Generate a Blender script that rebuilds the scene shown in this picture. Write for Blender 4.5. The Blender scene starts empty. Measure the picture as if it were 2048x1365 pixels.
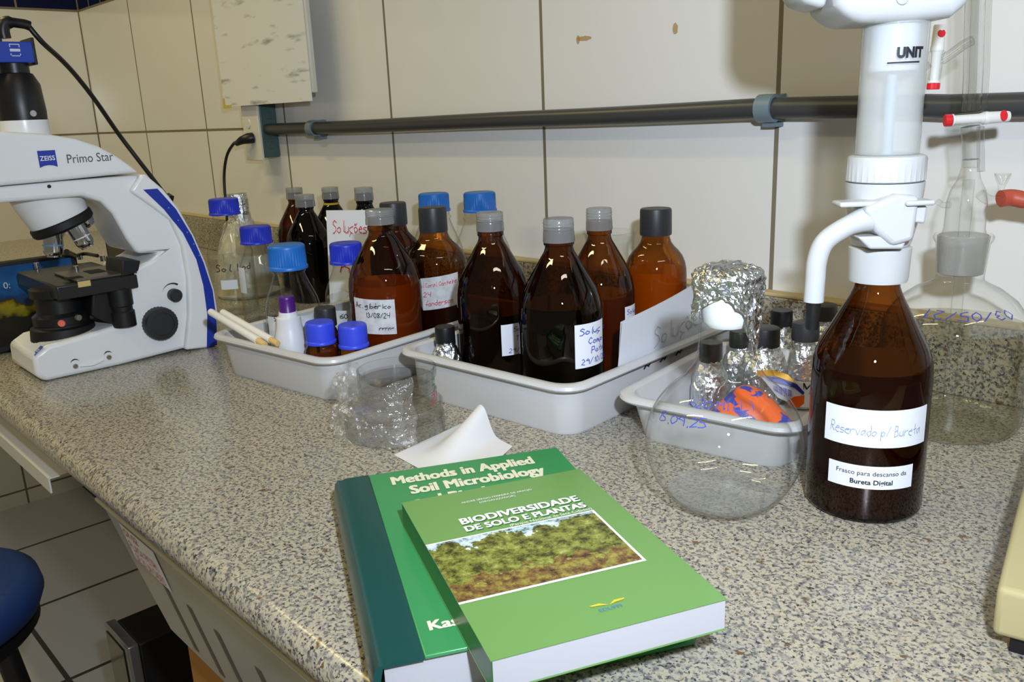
import bpy, bmesh, math, random
from mathutils import Vector, Matrix, noise
random.seed(4)
S = bpy.context.scene
COL = S.collection
PI = math.pi
# ---------------------------------------------------------------- camera
CT = 0.90                     # height of the worktop
H = 0.345                     # lens above the worktop
YAW, PITCH, ROLL, FPX = math.radians(-47.02614526), math.radians(15.10111503), math.radians(-2.39027248), 1708.02
fw = Vector((math.sin(YAW)*math.cos(PITCH), math.cos(YAW)*math.cos(PITCH), -math.sin(PITCH)))
_r = Vector((math.cos(YAW), -math.sin(YAW), 0)); _u = _r.cross(fw)
cr = _r*math.cos(ROLL)+_u*math.sin(ROLL); cu = -_r*math.sin(ROLL)+_u*math.cos(ROLL)
cam = bpy.data.cameras.new('camera'); camo = bpy.data.objects.new('camera', cam); COL.objects.link(camo)
cam.sensor_width = 36; cam.lens = FPX/2048*36; cam.clip_start = 0.02
camo.matrix_world = Matrix(((cr.x, cu.x, -fw.x, 0), (cr.y, cu.y, -fw.y, 0), (cr.z, cu.z, -fw.z, CT+H), (0, 0, 0, 1)))
S.camera = camo
# ---------------------------------------------------------------- light
S.view_settings.view_transform = 'Standard'; S.view_settings.look = 'None'
S.view_settings.exposure = 0.0; S.view_settings.gamma = 1.0; S.view_settings.use_curve_mapping = False
S.cycles.max_bounces = 24; S.cycles.transparent_max_bounces = 40; S.cycles.transmission_bounces = 16
S.cycles.sample_clamp_indirect = 6.0; S.cycles.use_denoising = True
w = bpy.data.worlds.new('world'); S.world = w; w.use_nodes = True
w.node_tree.nodes['Background'].inputs[0].default_value = (1.0, 0.90, 0.68, 1)
w.node_tree.nodes['Background'].inputs[1].default_value = 0.155
def light(name, kind, loc, power, color, aim=None, **kw):
    l = bpy.data.lights.new(name, kind); l.energy = power; l.color = color
    for k, v in kw.items(): setattr(l, k, v)
    o = bpy.data.objects.new(name, l); COL.objects.link(o); o.location = loc
    if aim is not None: o.rotation_euler = (Vector(aim)-Vector(loc)).to_track_quat('-Z', 'Y').to_euler()
    return o
CAM = Vector((0, 0, CT+H))
FL = CAM + cr*0.085 + cu*0.14 - fw*0.06
light('camera_flash', 'SPOT', FL, 46, (0.79, 0.88, 1.0), aim=FL+fw+cu*0.10, spot_size=math.radians(125), spot_blend=1.0, shadow_soft_size=0.018)
for x, y, p, c, rz in ((-2.2, 0.0, 14.5, (1.0, 0.82, 0.36), 0), (-1.35, -1.0, 14, (1.0, 0.84, 0.48), 10), (1.0, 0.15, 8, (1.0, 0.92, 0.74), 60)):
    o = light('ceiling_tube', 'AREA', (x, y, 2.75), p, c, shape='RECTANGLE', size=1.2, size_y=0.09); o.rotation_euler = (0, 0, math.radians(rz))
# ---------------------------------------------------------------- geometry helpers
def ray(x, y): return cr*((x-1024)/FPX) - cu*((y-682.5)/FPX) + fw
def on(x, y, z=0.0):          # point at height z above the worktop
    d = ray(x, y); return CAM + d*((z-H)/d.z)
def atY(x, y, Y):
    d = ray(x, y); return CAM + d*(Y/d.y)
def atX(x, y, X):
    d = ray(x, y); return CAM + d*(X/d.x)
def V(x, y, z): return Vector((x, y, z+CT))
def facing(p): return math.atan2(-p[1], -p[0])
def srgb(h):
    h = h.lstrip('#'); c = [int(h[i:i+2], 16)/255 for i in (0, 2, 4)]
    return tuple(x/12.92 if x <= 0.04045 else ((x+0.055)/1.055)**2.4 for x in c)
MATS = {}
def nodes_of(name):
    m = bpy.data.materials.new(name); m.use_nodes = True
    return m, m.node_tree.nodes, m.node_tree.links
def mat(name, color, rough=0.5, metal=0.0, bump=None, spec=0.5, trans=0.0, ior=1.45, sss=0.0, noise_mix=None):
    if name in MATS: return MATS[name]
    m, n, l = nodes_of(name); b = n['Principled BSDF']
    c = srgb(color) if isinstance(color, str) else color
    b.inputs['Base Color'].default_value = (*c, 1); b.inputs['Roughness'].default_value = rough
    b.inputs['Metallic'].default_value = metal; b.inputs['Specular IOR Level'].default_value = spec
    b.inputs['Transmission Weight'].default_value = trans; b.inputs['IOR'].default_value = ior
    if sss: b.inputs['Subsurface Weight'].default_value = sss; b.inputs['Subsurface Radius'].default_value = (0.01, 0.01, 0.012)
    tc = n.new('ShaderNodeTexCoord')
    if noise_mix:
        c2, sc, lo, hi = noise_mix
        t = n.new('ShaderNodeTexNoise'); t.inputs['Scale'].default_value = sc; t.inputs['Detail'].default_value = 3
        l.new(tc.outputs['Object'], t.inputs['Vector'])
        r = n.new('ShaderNodeValToRGB'); r.color_ramp.elements[0].position = lo; r.color_ramp.elements[1].position = hi
        r.color_ramp.elements[0].color = (*c, 1); r.color_ramp.elements[1].color = (*(srgb(c2) if isinstance(c2, str) else c2), 1)
        l.new(t.outputs['Fac'], r.inputs['Fac']); l.new(r.outputs['Color'], b.inputs['Base Color'])
    if bump:
        sc, st = bump
        t = n.new('ShaderNodeTexNoise'); t.inputs['Scale'].default_value = sc; t.inputs['Detail'].default_value = 4
        l.new(tc.outputs['Object'], t.inputs['Vector'])
        bp = n.new('ShaderNodeBump'); bp.inputs['Strength'].default_value = st; bp.inputs['Distance'].default_value = 0.004
        l.new(t.outputs['Fac'], bp.inputs['Height']); l.new(bp.outputs['Normal'], b.inputs['Normal'])
    MATS[name] = m; return m
def glass(name, tint=(1, 1, 1), edge=(0.6, 0.62, 0.6), rough=0.0, f0=0.038, frost=0.0, frost_col=(0.8, 0.8, 0.8), bump=None, epow=2.6):
    """thin-walled glass: tinted see-through that darkens where the wall is seen edge-on, plus mirror reflection"""
    if name in MATS: return MATS[name]
    m, n, l = nodes_of(name); n.remove(n['Principled BSDF']); out = n['Material Output']
    lw = n.new('ShaderNodeLayerWeight'); lw.inputs['Blend'].default_value = 0.5
    def mth(op, a, b):
        x = n.new('ShaderNodeMath'); x.operation = op
        for i, v in enumerate((a, b)):
            if isinstance(v, (int, float)): x.inputs[i].default_value = v
            else: l.new(v, x.inputs[i])
        return x.outputs[0]
    p5 = mth('POWER', lw.outputs['Facing'], 5.0)
    fres = mth('ADD', mth('MULTIPLY', p5, 0.75), f0)
    pe = mth('POWER', lw.outputs['Facing'], epow)
    mix = n.new('ShaderNodeMix'); mix.data_type = 'RGBA'; l.new(pe, mix.inputs[0])
    mix.inputs[6].default_value = (*tint, 1); mix.inputs[7].default_value = (*edge, 1)
    tr = n.new('ShaderNodeBsdfTransparent'); l.new(mix.outputs[2], tr.inputs['Color'])
    gl = n.new('ShaderNodeBsdfGlossy'); gl.inputs['Roughness'].default_value = rough
    base = tr.outputs[0]
    if frost > 0:
        df = n.new('ShaderNodeBsdfDiffuse'); df.inputs['Color'].default_value = (*frost_col, 1)
        tl = n.new('ShaderNodeBsdfTranslucent'); tl.inputs['Color'].default_value = (*frost_col, 1)
        a = n.new('ShaderNodeMixShader'); a.inputs[0].default_value = 0.4; l.new(df.outputs[0], a.inputs[1]); l.new(tl.outputs[0], a.inputs[2])
        a2 = n.new('ShaderNodeMixShader'); a2.inputs[0].default_value = frost; l.new(base, a2.inputs[1]); l.new(a.outputs[0], a2.inputs[2])
        base = a2.outputs[0]
    s = n.new('ShaderNodeMixShader'); l.new(fres, s.inputs[0]); l.new(base, s.inputs[1]); l.new(gl.outputs[0], s.inputs[2])
    if bump:
        tc = n.new('ShaderNodeTexCoord'); t = n.new('ShaderNodeTexNoise'); t.inputs['Scale'].default_value = bump[0]; t.inputs['Detail'].default_value = 5
        l.new(tc.outputs['Object'], t.inputs['Vector']); bp = n.new('ShaderNodeBump'); bp.inputs['Strength'].default_value = bump[1]; bp.inputs['Distance'].default_value = 0.005
        l.new(t.outputs['Fac'], bp.inputs['Height']); l.new(bp.outputs['Normal'], gl.inputs['Normal'])
    l.new(s.outputs[0], out.inputs['Surface'])
    MATS[name] = m; return m

def tag(o, label=None, cat=None, group=None, kind=None):
    if label: o['label'] = label
    if cat: o['category'] = cat
    if group: o['group'] = group
    if kind: o['kind'] = kind
    return o
def thing(name, label, cat, loc, group=None, rz=0.0):
    o = bpy.data.objects.new(name, None); COL.objects.link(o); o.location = loc; o.rotation_euler = (0, 0, rz)
    o.empty_display_size = 0.02
    return tag(o, label, cat, group)
def world_mat(o):
    m = Matrix.Identity(4)
    while o is not None:
        m = Matrix.LocRotScale(o.location, o.rotation_euler, o.scale) @ m; o = o.parent
    return m
def part(name, bm, m, parent=None, world=False, smooth=35, bevel=None, label=None, segs=3):
    """links a bmesh as ONE mesh object; world=True: its coordinates are world ones"""
    me = bpy.data.meshes.new(name)
    if world and parent is not None: bm.transform(world_mat(parent).inverted())
    bm.normal_update()
    bm.to_mesh(me); bm.free()
    me.materials.append(m)
    if smooth:
        me.shade_smooth(); me.set_sharp_from_angle(angle=math.radians(smooth))
    o = bpy.data.objects.new(name, me); COL.objects.link(o)
    if parent is not None: o.parent = parent
    if bevel:
        md = o.modifiers.new('bevel', 'BEVEL'); md.width = bevel; md.segments = segs; md.limit_method = 'ANGLE'; md.angle_limit = math.radians(40)
    if label: o['label'] = label
    return o
def B(): return bmesh.new()
def lathe(bm, prof, seg=40, M=None, mod=None, cap0=True, cap1=True):
    """prof: list of (r,z); mod(i_profile, k) -> radius factor"""
    rings = []
    for i, (r, z) in enumerate(prof):
        if r < 1e-6: rings.append([bm.verts.new((0, 0, z))]); continue
        ring = []
        for k in range(seg):
            a = 2*PI*k/seg; rr = r*(mod(i, k) if mod else 1)
            ring.append(bm.verts.new((rr*math.cos(a), rr*math.sin(a), z)))
        rings.append(ring)
    for A, C in zip(rings, rings[1:]):
        for k in range(seg):
            k2 = (k+1) % seg
            if len(A) == 1 and len(C) == 1: continue
            if len(A) == 1: f = (A[0], C[k2], C[k]); f = f[::-1]
            elif len(C) == 1: f = (A[k], A[k2], C[0])
            else: f = (A[k], A[k2], C[k2], C[k])
            bm.faces.new(f)
    if cap0 and len(rings[0]) > 1: bm.faces.new(rings[0][::-1])
    if cap1 and len(rings[-1]) > 1: bm.faces.new(rings[-1])
    if M is not None:
        for ring in rings:
            for v in ring: v.co = M @ v.co
    return rings
def axisM(p, d):
    d = Vector(d).normalized(); return Matrix.Translation(Vector(p)) @ d.to_track_quat('Z', 'Y').to_matrix().to_4x4()
def box(bm, x0, x1, y0, y1, z0, z1, M=None):
    vs = [bm.verts.new((x, y, z)) for x in (x0, x1) for y in (y0, y1) for z in (z0, z1)]
    for f in ((0, 1, 3, 2), (4, 6, 7, 5), (0, 4, 5, 1), (2, 3, 7, 6), (0, 2, 6, 4), (1, 5, 7, 3)): bm.faces.new([vs[i] for i in f])
    if M is not None:
        for v in vs: v.co = M @ v.co
    return vs
def tube(bm, pts, r, seg=14, closed_ends=True):
    pts = [Vector(p) for p in pts]; n = len(pts); rr = r if isinstance(r, (list, tuple)) else [r]*n
    rings = []; up = None
    for i, p in enumerate(pts):
        d = (pts[min(i+1, n-1)]-pts[max(i-1, 0)]).normalized()
        if up is None: up = d.orthogonal().normalized()
        up = (up-d*up.dot(d)).normalized(); s = d.cross(up)
        rings.append([bm.verts.new(p+(up*math.cos(2*PI*k/seg)+s*math.sin(2*PI*k/seg))*rr[i]) for k in range(seg)])
    for A, C in zip(rings, rings[1:]):
        for k in range(seg): bm.faces.new((A[k], A[(k+1) % seg], C[(k+1) % seg], C[k]))
    if closed_ends: bm.faces.new(rings[0][::-1]); bm.faces.new(rings[-1])
def smooth_path(pts, sub=6):
    pts = [Vector(p) for p in pts]; out = []
    for i in range(len(pts)-1):
        p0, p1, p2, p3 = pts[max(i-1, 0)], pts[i], pts[i+1], pts[min(i+2, len(pts)-1)]
        for s in range(sub):
            t = s/sub
            out.append(0.5*((2*p1)+(p2-p0)*t+(2*p0-5*p1+4*p2-p3)*t*t+(3*p1-p0-3*p2+p3)*t**3))
    out.append(pts[-1]); return out
def prism(bm, poly, f0, f1):
    """poly in 2D; f0/f1 map a 2D point to the two end faces"""
    a = [bm.verts.new(f0(p)) for p in poly]; b = [bm.verts.new(f1(p)) for p in poly]; n = len(poly)
    bm.faces.new(a); bm.faces.new(b[::-1])
    for i in range(n): bm.faces.new((a[(i+1) % n], a[i], b[i], b[(i+1) % n]))
    bmesh.ops.recalc_face_normals(bm, faces=bm.faces[:])
def grid(bm, nu, nv, fn):
    vs = [[bm.verts.new(fn(i/nu, j/nv)) for j in range(nv+1)] for i in range(nu+1)]
    for i in range(nu):
        for j in range(nv): bm.faces.new((vs[i][j], vs[i+1][j], vs[i+1][j+1], vs[i][j+1]))
    return vs
def sheet(bm, nu, nv, fn, th=0.0004):
    """a sheet of paper with its own thickness"""
    vs = grid(bm, nu, nv, fn)
    bmesh.ops.recalc_face_normals(bm, faces=bm.faces[:]); bm.normal_update()
    bmesh.ops.solidify(bm, geom=bm.faces[:], thickness=th)

# ---------------------------------------------------------------- lettering
GL = {'a': '45 25 04 03 12 23 45 42', 'b': '08 02 22 43 44 25 04', 'c': '45 25 04 03 22 42', 'd': '45 25 04 03 22 43 48 42', 'e': '04 44 45 25 04 03 22 42',
 'f': '48 37 22|04 44', 'g': '45 25 04 03 23 45 41 20 00', 'h': '08 02 04 25 44 42', 'i': '25 22|27 26', 'l': '28 23 32', 'm': '05 02 04 15 22 24 35 42', 'n': '05 02 04 25 44 42',
 'o': '25 04 03 22 43 44 25', 'p': '05 00 04 25 44 43 22 03', 'q': '45 25 04 03 22 43 45 40', 'r': '05 02 04 25 45', 's': '45 15 04 43 32 02', 't': '28 23 32|05 45', 'u': '05 03 22 43 45 42',
 'v': '05 22 45', 'x': '05 42|45 02', 'z': '05 45 02 42', '\u00e7': '45 25 04 03 22 42|22 11 00', '\u00f5': '25 04 03 22 43 44 25|06 17 26 37', '\u00e9': '04 44 45 25 04 03 22 42|27 38', '\u00e0': '45 25 04 03 12 23 45 42|18 27',
 'S': '47 28 07 06 35 43 22 02', 'A': '02 28 42|14 34', 'B': '02 08 38 36 05 35 43 22 02', 'C': '47 28 06 04 22 43', 'D': '02 08 28 46 44 22 02', 'E': '48 08 02 42|05 35', 'F': '48 08 02|05 35', 'I': '28 22', 'J': '48 43 22 03',
 'L': '08 02 42', 'M': '02 08 25 48 42', 'N': '02 08 42 48', 'O': '28 06 04 22 44 46 28', 'P': '02 08 38 46 35 05', 'R': '02 08 38 46 35 05 42', 'T': '08 48|28 22', 'U': '08 03 22 43 48', 'V': '08 22 48', 'X': '08 42|48 02',
 '0': '28 06 04 22 44 46 28', '1': '16 28 22', '2': '07 28 46 02 42', '3': '07 28 46 25 44 22 03', '4': '08 05 45|48 42', '5': '48 08 05 35 43 22 02', '6': '48 05 03 22 43 44 05', '8': '25 07 28 47 25 03 22 43 25', '9': '45 06 28 46 42',
 '/': '48 02', '.': '22 21', '-': '05 45', ' ': '', '~': '04 15 24 35 44'}
def hand(text, h, wd, slant=0.12, jit=0.0, adv=1.0):
    """handwriting as ribbons in 2D: returns list of quads; h = x-height*2-ish cap height"""
    quads = []; x = 0.0; k = h/6.0; rnd = random.Random(text)
    for ch in text:
        g = GL.get(ch)
        if g is None: g = GL.get(ch.lower(), '')
        for st in [s for s in g.split('|') if s]:
            pts = [(int(p[0])+rnd.uniform(-jit, jit), int(p[1])-2+rnd.uniform(-jit, jit)) for p in st.split()]
            pts = [Vector((x+(px+slant*py)*k, py*k)) for px, py in pts]
            for a, b in zip(pts, pts[1:]):
                d = (b-a)
                if d.length < 1e-7: continue
                d.normalize(); nn = Vector((-d.y, d.x))*wd/2; e = d*wd*0.35
                quads.append([a-e-nn, b+e-nn, b+e+nn, a-e+nn])
        x += (3.2 if ch == ' ' else (3.4 if ch in 'il1.' else 5.6))*k*adv
    return quads, x
def printed(text, h, bold=0.0, sx=1.0, spacing=1.0):
    c = bpy.data.curves.new('t', 'FONT'); c.body = text; c.size = h*1.38; c.offset = bold; c.space_character = spacing; c.resolution_u = 3
    o = bpy.data.objects.new('t', c); COL.objects.link(o)
    dg = bpy.context.evaluated_depsgraph_get(); ev = o.evaluated_get(dg); me = ev.to_mesh()
    faces = [[Vector((me.vertices[i].co.x*sx, me.vertices[i].co.y)) for i in p.vertices] for p in me.polygons]
    ev.to_mesh_clear(); bpy.data.objects.remove(o); bpy.data.curves.remove(c)
    wdt = max([v.x for f in faces for v in f] or [0])
    return faces, wdt
def put_faces(bm, faces, fn, off=(0, 0), rot=0.0, lift=0.0):
    ca, sa = math.cos(rot), math.sin(rot)
    for f in faces:
        vs = []
        for p in f:
            u = off[0]+p.x*ca-p.y*sa; v = off[1]+p.x*sa+p.y*ca
            q_ = fn(u, v); vs.append(bm.verts.new(q_+Vector((0, 0, lift)) if lift else q_))
        try: bm.faces.new(vs)
        except ValueError: pass
def lettering(name, lines, fn, m, parent, world=False):
    """lines: (kind, text, height, x, y, options)"""
    bm = B()
    for kind, text, h, x, y, o in lines:
        if kind == 'hand': fs, wdt = hand(text, h, o.get('w', h*0.13), o.get('slant', 0.12), o.get('jit', 0.35), o.get('adv', 1.0))
        else: fs, wdt = printed(text, h, o.get('bold', 0.0), o.get('sx', 1.0), o.get('sp', 1.0))
        if o.get('fit'):
            k = o['fit']/wdt; fs = [[Vector((p.x*k, p.y)) for p in f] for f in fs]; wdt = o['fit']
        if o.get('center'): x -= wdt/2
        if o.get('flip'): fs = [[Vector((wdt-p.x, h-p.y)) for p in f] for f in fs]
        for k_, (fx, fy) in enumerate([(0, 0)] if not o.get('fat') else [(i*o['fat'], j*o['fat']*0.6) for i in (-1, -0.5, 0, 0.5, 1) for j in (-1, 0, 1)]): put_faces(bm, fs, fn, (x+fx, y+fy), o.get('rot', 0.0), k_*6e-6)
    return part(name, bm, m, parent, world, smooth=0)
def cyl_label(parent, r, amid, wd, z0, z1, m, lines=None, ink=None, skew=0.0, th=0.0003, name='label', notch=None):
    """a paper label wrapped on a cylinder of radius r; amid = angle of its middle"""
    def fn(u, v, rr=r+0.0004): # u,v metres from label's middle / bottom
        a = amid+u/r; z = z0+v+skew*u
        return Vector((rr*math.cos(a), rr*math.sin(a), z))
    bm = B()
    sheet(bm, 16, 3, lambda s, t: fn((s-0.5)*wd, t*(z1-z0)), th)
    lab = part(name, bm, m, parent)
    if lines: lettering('lettering', lines, lambda u, v: fn(u, v, r+0.0010), ink, lab)
    return lab
# ---------------------------------------------------------------- materials
WHITE = mat('white_plastic', '#bcbfc2', 0.32)
INSTR = mat('instrument_white', '#e4e7ea', 0.28)
BLACK = mat('black_plastic', '#17171a', 0.38)
BLACKM = mat('black_matt', '#0e0e11', 0.55)
CAPBLK = mat('black_cap_plastic', '#2b2d31', 0.42)
BLUECAP = mat('royal_blue_cap', '#2337c8', 0.38)
BLUECAP2 = mat('sky_blue_cap', '#1f6cc4', 0.38)
BLUECAP3 = mat('bright_blue_cap', '#3a4ee6', 0.38)
CHROME = mat('chrome', '#c8ccd2', 0.12, 1.0)
PAPER = mat('paper_white', '#dfe4ee', 0.8)
PAPERG = mat('label_paper', '#d2d6da', 0.8, noise_mix=('#b9bdc2', 90, 0.42, 0.7))
INKR = mat('red_ink', '#c92a3c', 0.6); INKB = mat('blue_ink', '#3a45a8', 0.6); INKK = mat('black_ink', '#1a1a22', 0.6)
INKP = mat('faded_blue_ink', '#8ea3c4', 0.7); INKG = mat('grey_pencil', '#9a9ba6', 0.7); INKV = mat('green_ink', '#2f7a5c', 0.6)
TRAYM = mat('tray_plastic', '#cacbce', 0.35, sss=0.25)
CLEAR = glass('clear_glass', (0.98, 0.985, 0.98), (0.62, 0.62, 0.59), epow=3.5)
CLEAR2 = glass('clear_flask_glass', (0.985, 0.99, 0.985), (0.52, 0.53, 0.52), epow=5)
GREY_CAP = glass('clear_grey_cap', (0.72, 0.74, 0.76), (0.3, 0.31, 0.32), rough=0.12, frost=0.45, frost_col=(0.55, 0.57, 0.6))
AMBER = glass('amber_glass', (0.50, 0.265, 0.085), (0.02, 0.008, 0.004), epow=1.9)
AMBERD = glass('dark_amber_glass', (0.32, 0.15, 0.05), (0.012, 0.006, 0.004), epow=1.7)
AMBERX = glass('opaque_amber_glass', (0.06, 0.03, 0.02), (0.005, 0.004, 0.004))
AMBERL = glass('light_amber_glass', (0.64, 0.37, 0.10), (0.03, 0.012, 0.004), epow=2.2)
WATER = glass('water', (0.95, 0.96, 0.97), (0.78, 0.80, 0.82), f0=0.04)
MILK = mat('milky_plastic', '#dfe3ea', 0.35, sss=0.3)
FOIL = mat('aluminium_foil', '#d9dee4', 0.22, 1.0, bump=(260, 0.5))
RED = mat('red_plastic', '#d3202c', 0.4)
# ---------------------------------------------------------------- the setting
YW, XL = 1.046, -3.154        # back wall, left wall
def tile_material(name, axis, x0, sx, z0, sz, blue_z, bx0, bsx, stains=()):
    m, n, l = nodes_of(name); b = n['Principled BSDF']; tc = n.new('ShaderNodeTexCoord'); sp = n.new('ShaderNodeSeparateXYZ'); l.new(tc.outputs['Object'], sp.inputs[0])
    def mth(op, a, c=0.0, d=0.0):
        x = n.new('ShaderNodeMath'); x.operation = op
        for i, v in enumerate((a, c, d)):
            if isinstance(v, (int, float)): x.inputs[i].default_value = v
            else: l.new(v, x.inputs[i])
        return x.outputs[0]
    X, Z = sp.outputs[axis], sp.outputs['Z']
    def joint(c, o, s, wd):       # 1 on a joint line, 0 on the tile
        t = mth('DIVIDE', mth('SUBTRACT', c, o), s); fr = mth('ABSOLUTE', mth('SUBTRACT', t, mth('ROUND', t)))
        return mth('LESS_THAN', mth('MULTIPLY', fr, s), wd/2)
    isb = mth('GREATER_THAN', Z, blue_z)
    jw = mth('MAXIMUM', joint(X, x0, sx, 0.0065), joint(Z, z0, sz, 0.0065))
    jb = mth('MAXIMUM', joint(X, bx0, bsx, 0.006), joint(Z, blue_z, bsx, 0.008))
    j = mth('ADD', mth('MULTIPLY', jw, mth('SUBTRACT', 1.0, isb)), mth('MULTIPLY', jb, isb))
    def mixc(f, a, c):
        x = n.new('ShaderNodeMix'); x.data_type = 'RGBA'; l.new(f, x.inputs[0])
        for i, v in ((6, a), (7, c)):
            if isinstance(v, tuple): x.inputs[i].default_value = (*v, 1)
            else: l.new(v, x.inputs[i])
        return x.outputs[2]
    col = mixc(isb, (0.74, 0.74, 0.73), srgb('#11183e'))
    for sx_, sz_, rx, rz, shear in stains:
        dx = mth('DIVIDE', mth('SUBTRACT', X, sx_), rx); dz = mth('DIVIDE', mth('SUBTRACT', mth('SUBTRACT', Z, sz_), mth('MULTIPLY', mth('SUBTRACT', X, sx_), shear)), rz)
        t = n.new('ShaderNodeTexNoise'); t.inputs['Scale'].default_value = 160; l.new(tc.outputs['Object'], t.inputs['Vector'])
        d = mth('ADD', mth('ADD', mth('MULTIPLY', dx, dx), mth('MULTIPLY', dz, dz)), mth('MULTIPLY', t.outputs['Fac'], 1.1))
        col = mixc(mth('MULTIPLY', mth('LESS_THAN', d, 1.15), 0.8), col, srgb('#a88440'))
    col = mixc(j, col, srgb('#77715f'))
    l.new(col, b.inputs['Base Color'])
    rg = mth('ADD', mth('MULTIPLY', j, 0.6), 0.13); l.new(rg, b.inputs['Roughness'])
    t = n.new('ShaderNodeTexNoise'); t.inputs['Scale'].default_value = 5; l.new(tc.outputs['Object'], t.inputs['Vector'])
    hgt = mth('SUBTRACT', mth('MULTIPLY', t.outputs['Fac'], 0.25), j)
    bp = n.new('ShaderNodeBump'); bp.inputs['Strength'].default_value = 0.5; bp.inputs['Distance'].default_value = 0.0025
    l.new(hgt, bp.inputs['Height']); l.new(bp.outputs['Normal'], b.inputs['Normal'])
    return m
st1, st2 = atY(1168, 77, YW), atY(1350, 58, YW)
tb = tile_material('back_wall_tiles', 'X', -3.01557989*YW, 0.40748796*YW, CT+0.327, 0.392, CT+0.719, XL, 0.104,
                   [(st1.x, st1.z, 0.020, 0.0045, -0.02), (atY(1156, 80, YW).x, atY(1156, 80, YW).z, 0.005, 0.009, 0), (st2.x, st2.z, 0.006, 0.010, 0)])
bm = B(); box(bm, XL, 1.6, YW, YW+0.15, 0, 2.8); tag(part('wall_back', bm, tb, smooth=0), 'white glazed tile wall behind the worktop with thin dark grout lines', 'wall', kind='structure')
tl = tile_material('left_wall_tiles', 'Y', YW, 0.426, CT+0.327, 0.392, CT+0.719, YW, 0.185)
bm = B(); box(bm, XL-0.15, XL, -1.6, YW+0.15, 0, 2.8); tag(part('wall_left', bm, tl, smooth=0), 'white tiled wall at the far end of the worktop under dark blue tiles', 'wall', kind='structure')
m, n, l = nodes_of('floor_tiles'); b = n['Principled BSDF']; tc = n.new('ShaderNodeTexCoord'); br = n.new('ShaderNodeTexBrick'); l.new(tc.outputs['Object'], br.inputs['Vector'])
br.offset = 0.0; br.inputs['Scale'].default_value = 1.0; br.inputs['Brick Width'].default_value = 0.40; br.inputs['Row Height'].default_value = 0.40; br.inputs['Mortar Size'].default_value = 0.006
br.inputs['Color1'].default_value = (0.50, 0.51, 0.55, 1); br.inputs['Color2'].default_value = (0.47, 0.48, 0.52, 1); br.inputs['Mortar'].default_value = (0.05, 0.05, 0.05, 1)
l.new(br.outputs['Color'], b.inputs['Base Color']); b.inputs['Roughness'].default_value = 0.3
bm = B(); box(bm, XL, 1.6, -1.6, YW, -0.1, 0); tag(part('floor', bm, m, smooth=0), 'pale square floor tiles with dark joints below the worktop', 'floor', kind='structure')
# granite
def granite():
    m, n, l = nodes_of('granite'); b = n['Principled BSDF']; tc = n.new('ShaderNodeTexCoord')
    def nz(sc, det, rough=0.5, dist=0.0):
        t = n.new('ShaderNodeTexNoise'); t.inputs['Scale'].default_value = sc; t.inputs['Detail'].default_value = det; t.inputs['Roughness'].default_value = rough; t.inputs['Distortion'].default_value = dist
        l.new(tc.outputs['Object'], t.inputs['Vector']); return t.outputs['Fac']
    def ramp(f, els):
        r = n.new('ShaderNodeValToRGB'); e = r.color_ramp.elements
        while len(e) < len(els): e.new(0.5)
        for q, (p, c) in zip(e, els): q.position = p; q.color = (*c, 1)
        l.new(f, r.inputs['Fac']); return r.outputs['Color']
    def mix(f, a, c):
        x = n.new('ShaderNodeMix'); x.data_type = 'RGBA'; l.new(f, x.inputs[0]); l.new(a, x.inputs[6])
        if isinstance(c, tuple): x.inputs[7].default_value = (*c, 1)
        else: l.new(c, x.inputs[7])
        return x.outputs[2]
    base = ramp(nz(170, 3), [(0.34, srgb('#7d7b77')), (0.46, srgb('#a9a397')), (0.56, srgb('#b9b29f')), (0.70, srgb('#a59a80'))])
    grey = ramp(nz(300, 2), [(0.55, (0, 0, 0)), (0.60, (1, 1, 1))])
    c = mix(grey, base, srgb('#6a6967'))
    blk = ramp(nz(330, 2.5, 0.55, 0.4), [(0.58, (0, 0, 0)), (0.66, (1, 1, 1))])
    c = mix(blk, c, srgb('#34343a'))
    blk2 = ramp(nz(120, 4, 0.65), [(0.625, (0, 0, 0)), (0.665, (1, 1, 1))])
    c = mix(blk2, c, srgb('#3d3a3a'))
    brn = ramp(nz(60, 3, 0.6), [(0.665, (0, 0, 0)), (0.70, (1, 1, 1))])
    c = mix(brn, c, srgb('#6e5238'))
    l.new(c, b.inputs['Base Color']); b.inputs['Roughness'].default_value = 0.22; b.inputs['Specular IOR Level'].default_value = 0.5
    return m
GRAN = granite()
YF = 0.236
top = thing('granite_worktop', 'long speckled grey and cream granite worktop with a rounded front edge', 'worktop', (-1.0, YF, CT))
bm = B()
T = 0.034; prof = [(YW-0.001, 0.0), (YF+T/2, 0.0)] + [(YF+T/2-T/2*math.sin(a), -T/2+T/2*math.cos(a)) for a in [PI*k/12 for k in range(1, 12)]] + [(YF+T/2, -T), (YW-0.001, -T)]
prism(bm, prof, lambda p: Vector((XL, p[0], CT+p[1])), lambda p: Vector((1.2, p[0], CT+p[1])))
part('slab', bm, GRAN, top, True)
bm = B(); box(bm, XL, 1.2, YW-0.021, YW-0.001, CT+0.0001, CT+0.088); part('backsplash', bm, GRAN, top, True, bevel=0.002)
bm = B(); box(bm, XL, 1.2, YW-0.021, YW-0.0005, CT+0.088, CT+0.0935); part('sealant_bead', bm, mat('old_sealant', '#bfae84', 0.7), top, True, bevel=0.002)
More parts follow.
